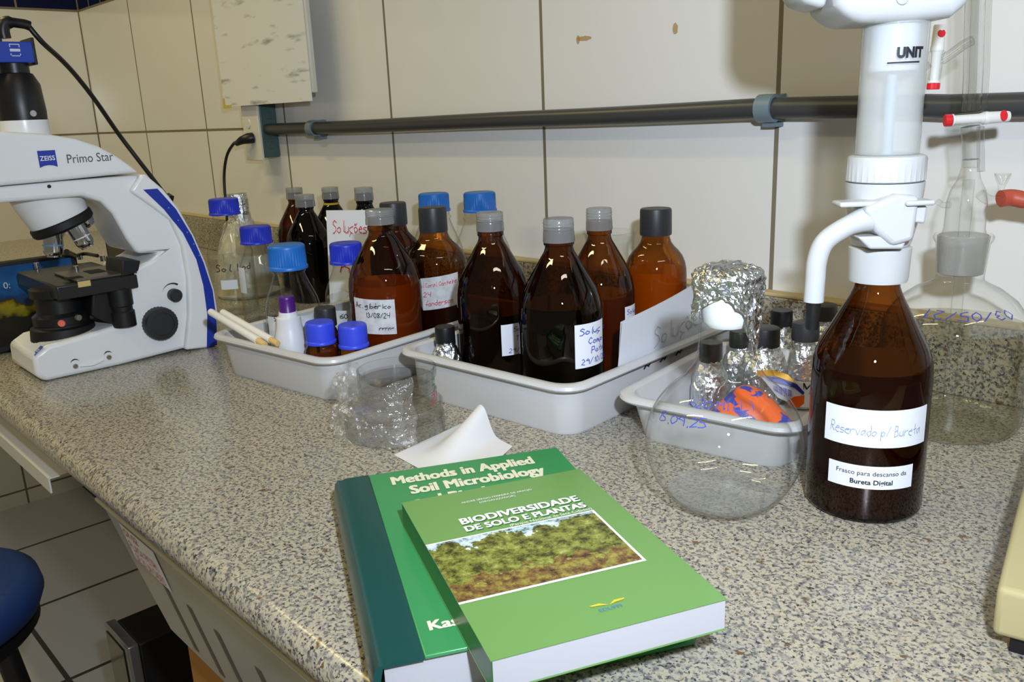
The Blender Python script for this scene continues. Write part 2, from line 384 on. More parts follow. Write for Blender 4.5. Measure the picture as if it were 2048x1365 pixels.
# ---------------------------------------------------------------- trays
def rrect(wx, dy, rad, n=6):
    pts = []
    for cx_, cy_, a0 in ((wx-rad, rad, -PI/2), (wx-rad, dy-rad, 0), (rad, dy-rad, PI/2), (rad, rad, PI)):
        for k in range(n+1):
            a = a0+PI/2*k/n; pts.append((cx_+rad*math.cos(a), cy_+rad*math.sin(a)))
    return pts
def tray(name, label, near, ang, wd, dp, h, group, inset=0.019, lip=0.012):
    """near = right front rim corner; ang = turn of its front edge; runs to -x and +y"""
    t = thing(name, label, 'tray', (near[0], near[1], CT), group, ang)
    bm = B()
    def ring(ins, z, rad):
        return [bm.verts.new((-wd+ins+x, ins+y, z)) for x, y in rrect(wd-2*ins, dp-2*ins, max(rad-ins*0.3, 0.008))]
    R0 = 0.030
    rs = [ring(lip+inset, 0.003, R0), ring(lip+inset, 0.0002, R0), ring(lip+inset-0.004, 0.0002, R0), ring(lip+inset-0.006, 0.004, R0), ring(lip+0.0005, h-0.006, R0), ring(0.002, h-0.0075, R0), ring(0.0, h-0.005, R0),
          ring(0.001, h-0.0015, R0), ring(0.004, h, R0), ring(lip-0.001, h, R0), ring(lip+0.002, h-0.002, R0), ring(lip+inset-0.003, 0.007, R0), ring(lip+inset, 0.0032, R0)]
    n = len(rs[0])
    for a, c in zip(rs[1:], rs[2:]):
        for k in range(n): bm.faces.new((a[k], a[(k+1) % n], c[(k+1) % n], c[k]))
    bm.faces.new(rs[1][::-1]); bm.faces.new(rs[-1])
    for v in rs[0]: bm.verts.remove(v)
    bmesh.ops.recalc_face_normals(bm, faces=bm.faces[:])
    part('basin', bm, TRAYM, t, smooth=40)
    return t
TG = 'white plastic lab trays on the worktop'
T2 = tray('plastic_tray', 'white plastic tray holding dark amber bottles and a folded paper card', (-0.575, 0.617), math.radians(4.2), 0.288, 0.402, 0.062, TG, 0.009, 0.011)
T1 = tray('plastic_tray', 'white plastic tray beside the microscope holding blue capped small bottles and white tubes', (-0.878, 0.513), math.radians(7.0), 0.272, 0.386, 0.060, TG, 0.012, 0.010)
T3 = tray('plastic_tray', 'low white plastic tray behind the round flask holding foil wrapped bottles and wrappers', (-0.356, 0.683), math.radians(8.0), 0.203, 0.262, 0.052, TG, 0.016, 0.011)
FT = 0.0036                    # floor of a tray above the worktop
# marker scribbles on the right flank of the bottle tray
bm = B()
for i, v in enumerate((0.150, 0.185, 0.22)):
    tube(bm, [Vector((-0.0118+0.0012, v+dx, 0.0455+dz)) for dx, dz in ((0, 0), (0.006, 0.004), (0.009, 0.001), (0.014, 0.005))], 0.0009, 6)
part('pen_mark', bm, INKK, T2)
# ---------------------------------------------------------------- bottles
PHARMA = [(0, 0.006), (0.6, 0.002), (0.90, 0.0), (0.97, 0.006), (1.0, 0.018), (1.0, 0.52), (0.99, 0.565), (0.965, 0.605), (0.915, 0.65), (0.84, 0.695), (0.44, 0.85), (0.36, 0.88), (0.33, 0.90), (0.325, 0.915), (0.355, 0.92), (0.355, 0.945), (0.33, 0.95), (0.33, 1.0)]
ROUND = [(0, 0.006), (0.6, 0.002), (0.90, 0.0), (0.97, 0.006), (1.0, 0.018), (1.0, 0.60), (0.985, 0.645), (0.94, 0.69), (0.86, 0.73), (0.74, 0.765), (0.60, 0.795), (0.50, 0.825), (0.45, 0.86), (0.44, 0.88), (0.44, 1.0)]
SCHOTT = [(0, 0.008), (0.6, 0.003), (0.88, 0.0), (0.96, 0.008), (1.0, 0.03), (1.0, 0.50), (0.985, 0.555), (0.93, 0.61), (0.82, 0.675), (0.70, 0.74), (0.60, 0.80), (0.555, 0.835), (0.60, 0.85), (0.60, 0.862), (0.545, 0.87), (0.545, 1.0)]
def cap_ribbed(parent, r, z0, h, m, ribs=40, ring=True, name='cap'):
    bm = B(); seg = ribs*2
    prof = [(r*1.03, z0), (r*1.04, z0+h*0.10), (r*1.0, z0+h*0.14), (r*0.985, z0+h*0.16), (r*0.975, z0+h*0.86), (r*0.95, z0+h*0.95), (r*0.88, z0+h), (r*0.5, z0+h*0.985), (0, z0+h*0.985)]
    mod = lambda i, k: (0.955 if k % 2 else 1.0) if 3 <= i <= 4 else 1.0
    lathe(bm, prof, seg, mod=mod); return part(name, bm, m, parent, smooth=50)
def cap_plain(parent, r, z0, h, m, name='cap'):
    bm = B(); prof = [(r*0.98, z0), (r*1.0, z0+h*0.05), (r*0.985, z0+h*0.9), (r*0.95, z0+h*0.98), (r*0.90, z0+h), (0, z0+h*0.995)]
    mod = lambda i, k: (0.99 if k % 2 else 1.0) if 1 <= i <= 2 else 1.0
    lathe(bm, prof, 80, mod=mod); return part(name, bm, m, parent, smooth=30)
def cap_grey(parent, r, z0, h, name='cap'):
    """translucent grey screw cap: a ribbed skirt under a smooth threaded top"""
    bm = B(); p = [(r*1.02, z0), (r*1.02, z0+h*0.05), (r*1.0, z0+h*0.42), (r*0.985, z0+h*0.46)]
    for k in range(3): p += [(r*0.97, z0+h*(0.50+k*0.13)), (r*1.0, z0+h*(0.55+k*0.13)), (r*0.97, z0+h*(0.60+k*0.13))]
    p += [(r*0.97, z0+h*0.96), (r*0.93, z0+h), (0, z0+h)]
    lathe(bm, p, 72, mod=lambda i, k: (0.985 if k % 2 else 1.0) if 1 <= i <= 2 else 1.0); return part(name, bm, GREY_CAP, parent, smooth=40)
def bottle(name, label, pos, r, H_, prof, gm, z0=0.0, cap=None, liquid=None, group=None, cat='bottle', capz=0.0):
    """H_ = height of the glass; cap = function(parent, z of the glass top)"""
    t = thing(name, label, cat, V(pos[0], pos[1], max(z0, 0.0006)), group)
    bm = B(); lathe(bm, [(a*r, b_*H_) for a, b_ in prof], 56, cap0=False, cap1=False)
    part('glass_body', bm, gm, t, smooth=50)
    if liquid:
        lz, lm = liquid; pr = []
        for a, b_ in prof:
            if b_*H_ < lz: pr.append((max(a*r-0.0022, 0), b_*H_+0.0022))
        last = pr[-1]; a1 = None
        for (a, b_), (c, d) in zip(prof, prof[1:]):
            if b_*H_ <= lz <= d*H_ and d > b_: a1 = (a+(c-a)*((lz/H_-b_)/(d-b_)))*r-0.0022
        rr = max(a1 if a1 else last[0], 0.002)
        pr = [q for q in pr if q[1] < lz-0.002]+[(rr, lz), (0, lz)]
        bm = B(); lathe(bm, pr, 48, cap0=False, cap1=False); part('liquid', bm, lm, t, smooth=50)
    if cap: cap(t)
    return t
def liq(name, c, rough=0.05): return mat(name, c, rough)
LIQ_OR = mat('orange_brown_solution', (0.46, 0.21, 0.045), 0.06); LIQ_DK = mat('dark_brown_solution', (0.030, 0.010, 0.006), 0.06); LIQ_AM = mat('amber_solution', (0.60, 0.28, 0.04), 0.06)
LIQ_BK = mat('black_solution', (0.004, 0.003, 0.003), 0.06); LIQ_MID = mat('brown_solution', (0.18, 0.07, 0.02), 0.06)
GB = 'amber glass bottles standing in the trays'
# -- bottles in the middle tray
def grey(r, z0, h): return lambda t: cap_grey(t, r, z0, h)
p = (-0.657, 0.690)
b1120 = bottle('amber_bottle', 'nearly black amber bottle nearest the front corner of the middle tray', p, 0.0485, 0.2155-FT, PHARMA, AMBERD, FT, grey(0.0175, 0.198, 0.026), (0.128, LIQ_BK), GB)
cyl_label(b1120, 0.0485, facing(p)+0.78, 0.046, 0.062, 0.112, PAPER, [('hand', 'Solu\u00e7\u00e3o', 0.0075, -0.017, 0.038, {}), ('hand', 'Comp.', 0.007, -0.006, 0.0265, {}), ('hand', 'Pota', 0.007, -0.002, 0.0155, {}), ('hand', '29/10/25', 0.0062, -0.016, 0.004, {})], INKB, 0.0)
p = (-0.800, 0.716)
b985 = bottle('amber_bottle', 'dark amber bottle with clear grey cap standing beside the black capped foil bottle', p, 0.0470, 0.2115-FT, PHARMA, AMBERD, FT, grey(0.0172, 0.197, 0.023), (0.095, LIQ_DK), GB)
cyl_label(b985, 0.0470, facing(p)+0.52, 0.034, 0.045, 0.085, PAPER, [('hand', 'Sol', 0.006, 0.0, 0.030, {}), ('hand', 'T', 0.006, 0.003, 0.018, {}), ('hand', '29/10', 0.0058, -0.008, 0.003, {})], INKB)
p = (-0.709, 0.819)
b1190 = bottle('amber_bottle', 'brown amber bottle with clear grey cap behind the black bottle and the paper card', p, 0.0446, 0.207-FT, PHARMA, AMBER, FT, grey(0.0165, 0.192, 0.027), (0.110, LIQ_MID), GB)
cyl_label(b1190, 0.0446, facing(p)+1.05, 0.026, 0.06, 0.098, PAPER, [('hand', 'Solu\u00e7', 0.006, -0.010, 0.028, {}), ('hand', 'Be', 0.006, -0.008, 0.016, {})], INKB)
p = (-0.704, 0.929)
b1310 = bottle('amber_bottle', 'glowing amber bottle with a flat black cap at the rear right of the middle tray', p, 0.0418, 0.200-FT, ROUND, AMBERL, FT, lambda t: cap_plain(t, 0.0215, 0.172, 0.0355, CAPBLK), (0.125, LIQ_AM), GB)
# -- bottles in the left tray
p = (-0.976, 0.672)
b768 = bottle('amber_bottle', 'amber bottle of orange solution in the left tray, white label in black handwriting', p, 0.0505, 0.2115-FT, PHARMA, AMBER, FT, grey(0.0195, 0.199, 0.020), (0.120, LIQ_OR), GB)
cyl_label(b768, 0.0505, facing(p)-0.40, 0.062, 0.056, 0.104, PAPERG, [('hand', 'Ac. gib\u00e9rico', 0.0068, -0.026, 0.036, {'w': 0.0010, 'fit': 0.052}), ('hand', '13/08/24', 0.0068, -0.010, 0.023, {'w': 0.0010, 'fit': 0.034}), ('hand', 'rrrn~', 0.0060, 0.008, 0.006, {'w': 0.0010, 'fit': 0.02})], INKK, skew=-0.04)
p = (-1.007, 0.788)
b870 = bottle('amber_bottle', 'amber bottle with black cap and red handwriting on its pale label', p, 0.0465, 0.200-FT, ROUND, AMBERL, FT, lambda t: cap_plain(t, 0.0212, 0.172, 0.0365, CAPBLK), (0.085, LIQ_DK), GB)
cyl_label(b870, 0.0465, facing(p)+0.02, 0.066, 0.064, 0.112, PAPERG, [('hand', 'Sol Coral Conteine', 0.0066, -0.030, 0.034, {'fit': 0.060}), ('hand', '24', 0.0066, -0.022, 0.020, {}), ('hand', 'fonderson', 0.0080, -0.020, 0.006, {'fit': 0.042})], INKR, skew=0.10)
p = (-1.123, 0.800)
bottle('amber_bottle', 'amber bottle with black cap half hidden behind the orange solution bottle', p, 0.0430, 0.200-FT, ROUND, AMBERD, FT, lambda t: cap_plain(t, 0.0215, 0.173, 0.0355, CAPBLK), (0.10, LIQ_MID), GB)
# -- clear bottles with blue caps
GS = 'clear glass bottles with blue screw caps'
def blue(r, z0, h, m): return lambda t: cap_ribbed(t, r, z0, h, m)
bottle('reagent_bottle', 'clear glass bottle with blue cap partly behind the red lettered amber bottle', (-1.180, 0.928), 0.047, 0.200, SCHOTT, CLEAR, 0.0, blue(0.0272, 0.181, 0.031, BLUECAP2), None, GS)
bottle('reagent_bottle', 'clear glass bottle with blue cap just behind the dark amber bottles of the middle tray', (-1.072, 0.939), 0.0495, 0.205, SCHOTT, CLEAR, 0.0, blue(0.0272, 0.185, 0.032, BLUECAP2), None, GS)
p = (-1.504, 0.697)
q = bottle('reagent_bottle', 'tall clear bottle with dark blue cap next to the back of the microscope', p, 0.041, 0.200, SCHOTT, CLEAR, 0.0, blue(0.0272, 0.182, 0.029, BLUECAP), (0.105, WATER), GS)
cyl_label(q, 0.041, facing(p)-0.2, 0.03, 0.05, 0.067, PAPER)
lettering('lettering', [('hand', 'Sol Iod', 0.012, -0.03, 0.0, {})], lambda u, v: Vector((0.0418*math.cos(facing(p)+u/0.0418), 0.0418*math.sin(facing(p)+u/0.0418), 0.083+v)), INKK, q)
p2 = (-1.395, 0.698)
q = bottle('reagent_bottle', 'clear bottle with dark blue cap and a white stripe, outside the left tray corner', p2, 0.037, 0.157, SCHOTT, CLEAR, 0.0, blue(0.0272, 0.138, 0.030, BLUECAP), (0.055, WATER), GS)
cyl_label(q, 0.037, facing(p2)-1.05, 0.02, 0.055, 0.10, PAPER)
p3 = (-1.074, 0.580)
q = bottle('reagent_bottle', 'wide clear bottle with lighter blue cap at the front of the left tray', p3, 0.0385, 0.165-FT, SCHOTT, CLEAR, FT, blue(0.0262, 0.141, 0.034, BLUECAP2), (0.055, WATER), GS)
cyl_label(q, 0.0385, facing(p3)-0.05, 0.082, 0.034, 0.080, PAPERG, [('hand', '75 mM', 0.0062, -0.032, 0.041, {'w': 0.0010}), ('hand', '5/24', 0.0062, 0.018, 0.025, {'w': 0.0010}), ('hand', 'K.I. 30', 0.006, -0.03, 0.006, {'w': 0.0010})], INKK)
p4 = (-1.109, 0.6975)
q = bottle('reagent_bottle', 'clear bottle of liquid with dark blue cap standing before the paper sign', p4, 0.0375, 0.152-FT, SCHOTT, CLEAR, FT, blue(0.0250, 0.128, 0.031, BLUECAP), (0.078, WATER), GS)
cyl_label(q, 0.0375, facing(p4)-0.1, 0.072, 0.016, 0.062, PAPERG, [('hand', '60 mM', 0.007, -0.014, 0.034, {'w': 0.0011})], INKK)
# -- the row of dark bottles at the wall
GD = 'dark amber bottles in a row near the wall'
for pos, r, hg, cr_, lab, gm in (((-1.477, 0.848), 0.0440, 0.194, 0.0185, 'dark amber bottle with grey cap just left of the paper sign', AMBERX),
                     ((-1.630, 0.913), 0.0430, 0.196, 0.0175, 'small necked amber bottle with grey cap furthest back beside the wrapped flask', AMBERD),
                     ((-1.522, 0.933), 0.0440, 0.199, 0.0170, 'dark amber bottle with a yellow ring round its neck above the paper sign', AMBERX),
                     ((-1.334, 0.888), 0.0440, 0.209, 0.0172, 'dark amber bottle with grey cap behind the right half of the paper sign', AMBERX)):
    q = bottle('amber_bottle', lab, pos, r, hg, PHARMA, gm, 0.0, grey(cr_, hg-0.012, 0.023), (0.10, LIQ_BK), GD)
    if 'yellow' in lab:
        bm = B(); lathe(bm, [(r*0.345, hg*0.878), (r*0.37, hg*0.882), (r*0.37, hg*0.895), (r*0.345, hg*0.90)], 40); part('neck_ring', bm, mat('yellow_ring', '#b59a2c', 0.5), q)
# ---------------------------------------------------------------- film wrapped flask by the wall
t = thing('wrapped_flask', 'conical flask swathed in clear film with foil round its neck, before the wall', 'flask', V(-1.640, 0.790, 0.0006))
bm = B(); prof = [(0, 0.003), (0.06, 0.0), (0.064, 0.006), (0.060, 0.04), (0.050, 0.085), (0.038, 0.118), (0.024, 0.148), (0.020, 0.165), (0.0195, 0.19)]
lathe(bm, prof, 40, cap0=False, cap1=False); part('flask_body', bm, mat('cloudy_glass', '#b9b6a8', 0.25, noise_mix=('#d8d2b4', 30, 0.4, 0.65)), t)
def crumple(v, amp, sc, seed=0.0):
    nv = noise.noise_vector(Vector(v)*sc+Vector((seed, seed*1.7, 0))); return Vector(v)+nv*amp
bm = B(); lathe(bm, [(0.024, 0.148), (0.0215, 0.158), (0.0205, 0.17), (0.0205, 0.195), (0.019, 0.205), (0, 0.206)], 48)
bmesh.ops.subdivide_edges(bm, edges=bm.edges[:], cuts=1)
for v in bm.verts: v.co = crumple(v.co, 0.002, 190)
part('foil_wrap', bm, FOIL, t, smooth=0)
bm = B(); lathe(bm, [(0.066, 0.03), (0.056, 0.075), (0.044, 0.112), (0.031, 0.142), (0.024, 0.155)], 60, cap0=False, cap1=False)
bmesh.ops.subdivide_edges(bm, edges=bm.edges[:], cuts=2)
for v in bm.verts: v.co = crumple(v.co, 0.004, 70)
FILM = glass('cling_film', (0.99, 0.99, 0.985), (0.90, 0.91, 0.89), rough=0.16, f0=0.16, frost=0.08, frost_col=(0.9, 0.91, 0.9), bump=(120, 0.9))
part('film_wrap', bm, FILM, t, smooth=0)
# ---------------------------------------------------------------- the red lettered paper sign
a, c = Vector((-1.330, 0.792, CT+0.0008)), Vector((-1.203, 0.868, CT+0.0008))
t = thing('paper_sign', 'white paper sign with red handwriting leaning before the dark bottles', 'sign', (a+c)/2)
ux = (c-a).normalized(); uy = (Vector((0, 0, 1))+Vector((-0.06, 0.10, 0))).normalized(); wd = 0.148; hg = 0.187
def sg(u, v, off=0.0): return a+ux*u+uy*v+Vector((-ux.y, ux.x, 0))*(-off)
bm = B(); sheet(bm, 4, 4, lambda s, q: sg(s*wd, q*hg)); part('sheet', bm, PAPER, t, True, smooth=0)
lettering('lettering', [('hand', 'Solu\u00e7\u00f5es', 0.021, 0.012, hg-0.040, {'w': 0.0019, 'fit': 0.068}), ('hand', '\u00e0s', 0.021, 0.023, hg-0.075, {'w': 0.0019}), ('hand', 'n', 0.024, 0.024, hg-0.110, {'w': 0.0019})], lambda u, v: sg(u, v, 0.0012), INKR, t, True)
# ---------------------------------------------------------------- folded card in the middle tray
t = thing('folded_card', 'folded white paper card leaning on the right wall of the middle tray', 'card', V(-0.604, 0.70, FT))
c0, c1 = V(-0.6035, 0.718, 0.008), V(-0.626, 0.968, 0.008)
tl0, tl1 = atY(1245, 645, 0.722), atY(1402, 562, 0.965)
def cardf(s, q, back=0.0):
    return (c0*(1-s)+c1*s)*(1-q)+(tl0*(1-s)+tl1*s)*q+Vector((-back*0.5*q-0.0006*(back > 0), 0, 0))+Vector((math.sin(s*PI)*0.004*q, 0, 0))
bm = B(); sheet(bm, 10, 6, lambda s, q: cardf(s*0.96, q)); part('front_leaf', bm, PAPER, t, True)
bm = B(); sheet(bm, 10, 6, lambda s, q: cardf(0.02+s*0.93, q*0.985, 0.010)); part('back_leaf', bm, PAPER, t, True)
def cl(u, v): # metres along the card
    return cardf(u/0.26, v/0.10)+Vector((0.0016, -0.0003, 0.0003))
lettering('lettering', [('hand', 'Solu\u00e7\u00f5es', 0.022, 0.085, 0.052, {'w': 0.0009}), ('hand', 'Sol', 0.015, 0.11, 0.030, {'w': 0.0008})], cl, INKG, t, True)
# ---------------------------------------------------------------- beaker at the back of the middle tray
t = thing('glass_beaker', 'empty clear glass beaker between the grey capped and black capped amber bottles', 'beaker', V(-0.797, 0.943, FT))
bm = B(); lathe(bm, [(0, 0.002), (0.032, 0.0), (0.035, 0.005), (0.035, 0.155), (0.0365, 0.162), (0.0385, 0.166), (0.0385, 0.168), (0.036, 0.167), (0.0335, 0.158), (0.0335, 0.006), (0, 0.005)], 48, cap0=False, cap1=False)
part('beaker_wall', bm, CLEAR, t)
# ---------------------------------------------------------------- small things in the left tray
GV = 'small bottles at the front of the left tray'
SMALL = [(0, 0.004), (0.9, 0.0), (1.0, 0.03), (1.0, 0.60), (0.95, 0.68), (0.80, 0.76), (0.68, 0.80), (0.66, 1.0)]
bottle('small_bottle', 'small amber bottle with bright blue ribbed cap beside the black capped vial', (-0.976, 0.563), 0.0225, 0.070, SMALL, AMBERL, FT, lambda t: cap_ribbed(t, 0.0195, 0.054, 0.029, BLUECAP3, 24), (0.035, LIQ_OR), GV)
bottle('small_bottle', 'small amber bottle with bright blue ribbed cap nearest the corner of the left tray', (-0.938, 0.589), 0.0225, 0.066, SMALL, AMBERL, FT, lambda t: cap_ribbed(t, 0.0195, 0.050, 0.030, BLUECAP3, 24), (0.035, LIQ_OR), GV)
p = (-1.018, 0.598)
q = bottle('small_vial', 'small amber vial with black cap and white label behind the two blue capped bottles', p, 0.0165, 0.078, SMALL, AMBERD, FT, lambda t: cap_plain(t, 0.0148, 0.064, 0.026, CAPBLK), (0.04, LIQ_DK), GV)
cyl_label(q, 0.0165, facing(p), 0.026, 0.008, 0.040, PAPER)
t = thing('dropper_bottle', 'milky plastic bottle with purple cap standing before the lighter blue capped bottle', 'bottle', V(-1.037, 0.552, FT), GV)
bm = B(); lathe(bm, [(0, 0.002), (0.021, 0.0), (0.0235, 0.004), (0.0235, 0.035), (0.0225, 0.050), (0.0185, 0.064), (0.0170, 0.072), (0.0165, 0.082), (0.013, 0.0835), (0.012, 0.09), (0, 0.09)], 48); part('plastic_body', bm, MILK, t)
cap_ribbed(t, 0.0112, 0.084, 0.027, mat('purple_cap', '#4c1a78', 0.35), 14, name='cap')
# white tubes lying over the rim
GT = 'white paper tubes lying over the rim of the left tray'
WOOD = mat('pale_wood', '#d9b878', 0.7)
def wtube(a, c, r, lab):
    a, c = Vector(a), Vector(c)
    t = thing('paper_tube', lab, 'tube', a, GT); bm = B(); tube(bm, [a, a+(c-a)*0.02, a+(c-a)*0.88], [r*0.9, r, r], 18); part('wrapper', bm, mat('white_wrapper', '#e6e6e4', 0.55), t, True)
    bm = B(); tube(bm, [a+(c-a)*0.881, c], [r*0.85, r*0.8], 14); part('wooden_end', bm, WOOD, t, True)
e0 = on(421, 624, 0.088); e1 = on(548, 690, 0.058)
wtube(e0, e0+(on(530, 690, 0.060)-e0)*1.0, 0.0052, 'white paper tube with a wooden end, the lower one over the tray rim')
s0 = on(445, 625, 0.085); wtube(s0, on(556, 688, 0.062), 0.0050, 'white paper tube with a wooden end, the upper one over the tray rim')
# ---------------------------------------------------------------- foil bottles
def foil_bottle(lab, pos, r, h, z0, capr, caph, group, label=False):
    t = thing('foil_wrapped_bottle', lab, 'bottle', V(pos[0], pos[1], z0+0.0012), group)
    bm = B(); pf = [(0, 0.001), (r*0.9, 0.0), (r, 0.006), (r, h*0.42), (r*0.97, h*0.52), (r*0.88, h*0.64), (r*0.74, h*0.78), (r*0.60, h*0.90), (r*0.57, h*1.0), (r*0.45, h*1.005)]
    lathe(bm, pf, 56, cap0=False, cap1=False); bmesh.ops.subdivide_edges(bm, edges=bm.edges[:], cuts=1, use_grid_fill=True)
    sd = random.uniform(0, 50)
    for v in bm.verts:
        k = 0.3 if v.co.z < 0.004 else 1.0
        v.co = crumple(v.co, 0.0017*k, 240, sd); v.co = crumple(v.co, 0.0016*k, 90, sd)
        if v.co.z < 0: v.co.z = 0.0
    part('foil', bm, FOIL, t, smooth=0)
    cap_plain(t, capr, h*0.965, caph, BLACK if capr < 0.0145 else CAPBLK)
    if label: cyl_label(t, r+0.002, facing(pos), 0.028, 0.004, h*0.42, PAPER, [('hand', 'M', 0.012, 0.0, h*0.2, {})], INKK)
    return t
foil_bottle('small foil wrapped bottle with black cap at the front left of the middle tray', (-0.8235, 0.652), 0.0210, 0.062, FT, 0.0128, 0.021, None)
GF = 'foil wrapped bottles with black caps in the rear tray'
foil_bottle('foil wrapped bottle with black cap just right of the flask neck, above the yellow wrapper', (-0.500, 0.868), 0.0300, 0.066, FT, 0.0172, 0.022, GF)
foil_bottle('foil wrapped bottle with black cap nearest the big dispenser bottle, white label', (-0.452, 0.872), 0.0165, 0.081, FT, 0.0150, 0.020, GF, True)
foil_bottle('foil wrapped bottle rearmost behind the foil flag of the flask stopper', (-0.528, 0.955), 0.0240, 0.070, 0.0, 0.0135, 0.022, GF)
foil_bottle('foil wrapped bottle with black cap half hidden behind the black nozzle', (-0.478, 0.963), 0.0225, 0.087, 0.0, 0.0165, 0.018, GF)
foil_bottle('foil wrapped bottle seen through the neck of the round flask', (-0.528, 0.800), 0.0215, 0.058, FT, 0.0130, 0.022, GF)
foil_bottle('foil wrapped bottle left of the flask neck, close to the tray wall', (-0.540, 0.880), 0.0215, 0.055, FT, 0.0130, 0.020, GF)
# ---------------------------------------------------------------- bits in the rear tray
t = thing('red_cap', 'red plastic cap lying on its side in the rear tray', 'cap', on(1345, 765, 0.020))
c = on(1343, 768, 0.0205); ax = (cr*0.75-fw*0.55-cu*0.25).normalized()
bm = B(); lathe(bm, [(0, -0.010), (0.014, -0.0105), (0.0165, -0.008), (0.0175, 0.010), (0.0165, 0.010), (0.0155, -0.006), (0, -0.0075)], 48, axisM(c, ax)); part('shell', bm, RED, t, True)
bm = B(); sheet(bm, 6, 6, lambda u, v: axisM(c, ax) @ Vector(((u-0.5)*0.020, (v-0.5)*0.018, 0.005+0.008*math.sin(u*3)))); part('paper_scrap', bm, mat('printed_scrap', '#f08a3c', 0.6, noise_mix=('#2d56b8', 130, 0.52, 0.56)), t, True)
def packet(name, lab, base, ux, uy, wd, hg, hump, m, seed):
    t = thing(name, lab, 'wrapper', base)
    def fn(u, v):
        nz_ = noise.noise(Vector((u*3+seed, v*3, 0)))*0.006
        return base+ux*(u-0.5)*wd+uy*(v-0.5)*hg+Vector((0, 0, hump*math.sin(PI*u)*math.sin(PI*v)+max(nz_, -0.002)+0.003))
    bm = B(); sheet(bm, 24, 14, fn, 0.0005); part('film', bm, m, t, True, smooth=60)
    return t, fn
up = Vector((0, 0, 1)); hx = Vector((cr.x, cr.y, 0)).normalized(); hy = Vector((fw.x, fw.y, 0)).normalized()
ORANGE = mat('orange_printed_wrapper', '#e8662a', 0.35, noise_mix=('#3a45a4', 52, 0.54, 0.57))
packet('snack_wrapper', 'crumpled orange and blue wrapper seen through the round flask', V(-0.455, 0.762, FT+0.005), hx, hy, 0.098, 0.066, 0.044, ORANGE, 3.1)
bz = V(-0.405, 0.765, FT+0.008)
k0 = on(1512, 742, 0.052); k1 = on(1606, 764, 0.042)
kx = (k1-k0); ky = on(1556, 806, 0.018)-(k0+k1)/2
t = thing('barcode_wrapper', 'yellow blue and orange wrapper with a barcode beside the dispenser bottle', 'wrapper', (k0+k1)/2)
def kf(u, v, o=0.0): return k0+kx*u+ky*v+(cu*0.004*math.sin(PI*u)+(-fw)*(0.003*math.sin(PI*v)+o))
def kpoly(name, pts, m, o=0.0, parent=None):
    bm = B(); a = [bm.verts.new(kf(u, v, o)) for u, v in pts]; bm.faces.new(a); bmesh.ops.solidify(bm, geom=bm.faces[:], thickness=0.0004); return part(name, bm, m, parent or t, True, smooth=0)
kpoly('white_panel', [(0.0, 0.0), (0.5, -0.02), (1.0, 0.10), (1.02, 0.5), (0.72, 1.0), (0.5, 0.95)], mat('wrapper_white', '#dcdde6', 0.4))
kpoly('yellow_band', [(0.0, -0.02), (0.35, -0.06), (0.68, -0.02), (0.85, 0.18), (0.4, 0.16), (0.05, 0.22)], mat('wrapper_yellow', '#e0ae22', 0.35), 0.0008)
kpoly('blue_band', [(0.18, 0.20), (0.5, 0.19), (0.86, 0.20), (1.02, 0.38), (0.99, 0.50), (0.8, 0.38), (0.28, 0.36)], mat('wrapper_blue', '#2a2f9a', 0.35), 0.0008)
kpoly('orange_corner', [(1.02, 0.48), (1.03, 0.78), (0.93, 1.05), (0.74, 1.10), (0.68, 0.98), (0.82, 0.70)], mat('wrapper_orange', '#ec7420', 0.35), 0.0008)
bm = B()
for i in range(13):
    u = 0.36+i*0.031; wv = 0.018 if i % 3 else 0.010
    a = [bm.verts.new(kf(*q, 0.0012)) for q in ((u, 0.52), (u+wv, 0.52), (u+wv+0.03, 0.84-0.02*abs(i-7)), (u+0.03, 0.84-0.02*abs(i-7)))]; bm.faces.new(a)
part('barcode', bm, INKB, t, True, smooth=0)
# ---------------------------------------------------------------- dispenser bottle with digital burette
P = (-0.297, 0.690); R = 0.0478
DB = bottle('dispenser_bottle', 'large amber bottle with two white labels in front of the worktop\'s right end', P, R, 0.207, [(0, 0.006), (0.6, 0.002), (0.88, 0.0), (0.97, 0.008), (1.0, 0.025), (1.0, 0.585), (0.985, 0.625), (0.95, 0.66), (0.89, 0.695), (0.43, 0.895), (0.37, 0.93), (0.36, 0.95), (0.36, 1.0)], AMBER, 0.0, None, (0.128, LIQ_DK))
fa = facing(P)
def rlab(z0, z1, am, wd, lines, ink):
    return cyl_label(DB, R, am, wd, z0, z1, PAPER, lines, ink)
l1 = cyl_label(DB, R, fa+0.20, 0.089, 0.069, 0.101, PAPER, [('hand', 'Reservado p/ Bureta', 0.0090, -0.038, 0.010, {'w': 0.0007, 'fit': 0.074})], INKP)
cyl_label(DB, R, fa+0.13, 0.070, 0.0325, 0.0525, PAPER, [('print', 'Frasco para descanso da', 0.0040, 0.0, 0.0120, {'center': 1, 'fit': 0.056}), ('print', 'Bureta Digital', 0.0042, 0.0, 0.0042, {'center': 1, 'fit': 0.033, 'bold': 0.00012})], INKK)
BT = thing('digital_burette', 'white digital burette with curved spout screwed on the large amber bottle', 'burette', V(P[0], P[1], 0.197))
Bx = Matrix.Translation(V(P[0], P[1], 0))
def bl(prof, seg=56, mod=None, cap0=True): bm = B(); lathe(bm, prof, seg, Bx, mod, cap0); return bm
part('screw_collar', bl([(0.0195, 0.2005), (0.0205, 0.199), (0.0225, 0.1985), (0.0232, 0.202), (0.0240, 0.226), (0.0215, 0.2275), (0, 0.2275)], cap0=False), WHITE, BT, True)
part('valve_body', bl([(0, 0.228), (0.0220, 0.228), (0.0232, 0.231), (0.0262, 0.245), (0.0285, 0.262), (0.0295, 0.275), (0.0297, 0.2785), (0, 0.279)]), WHITE, BT, True)
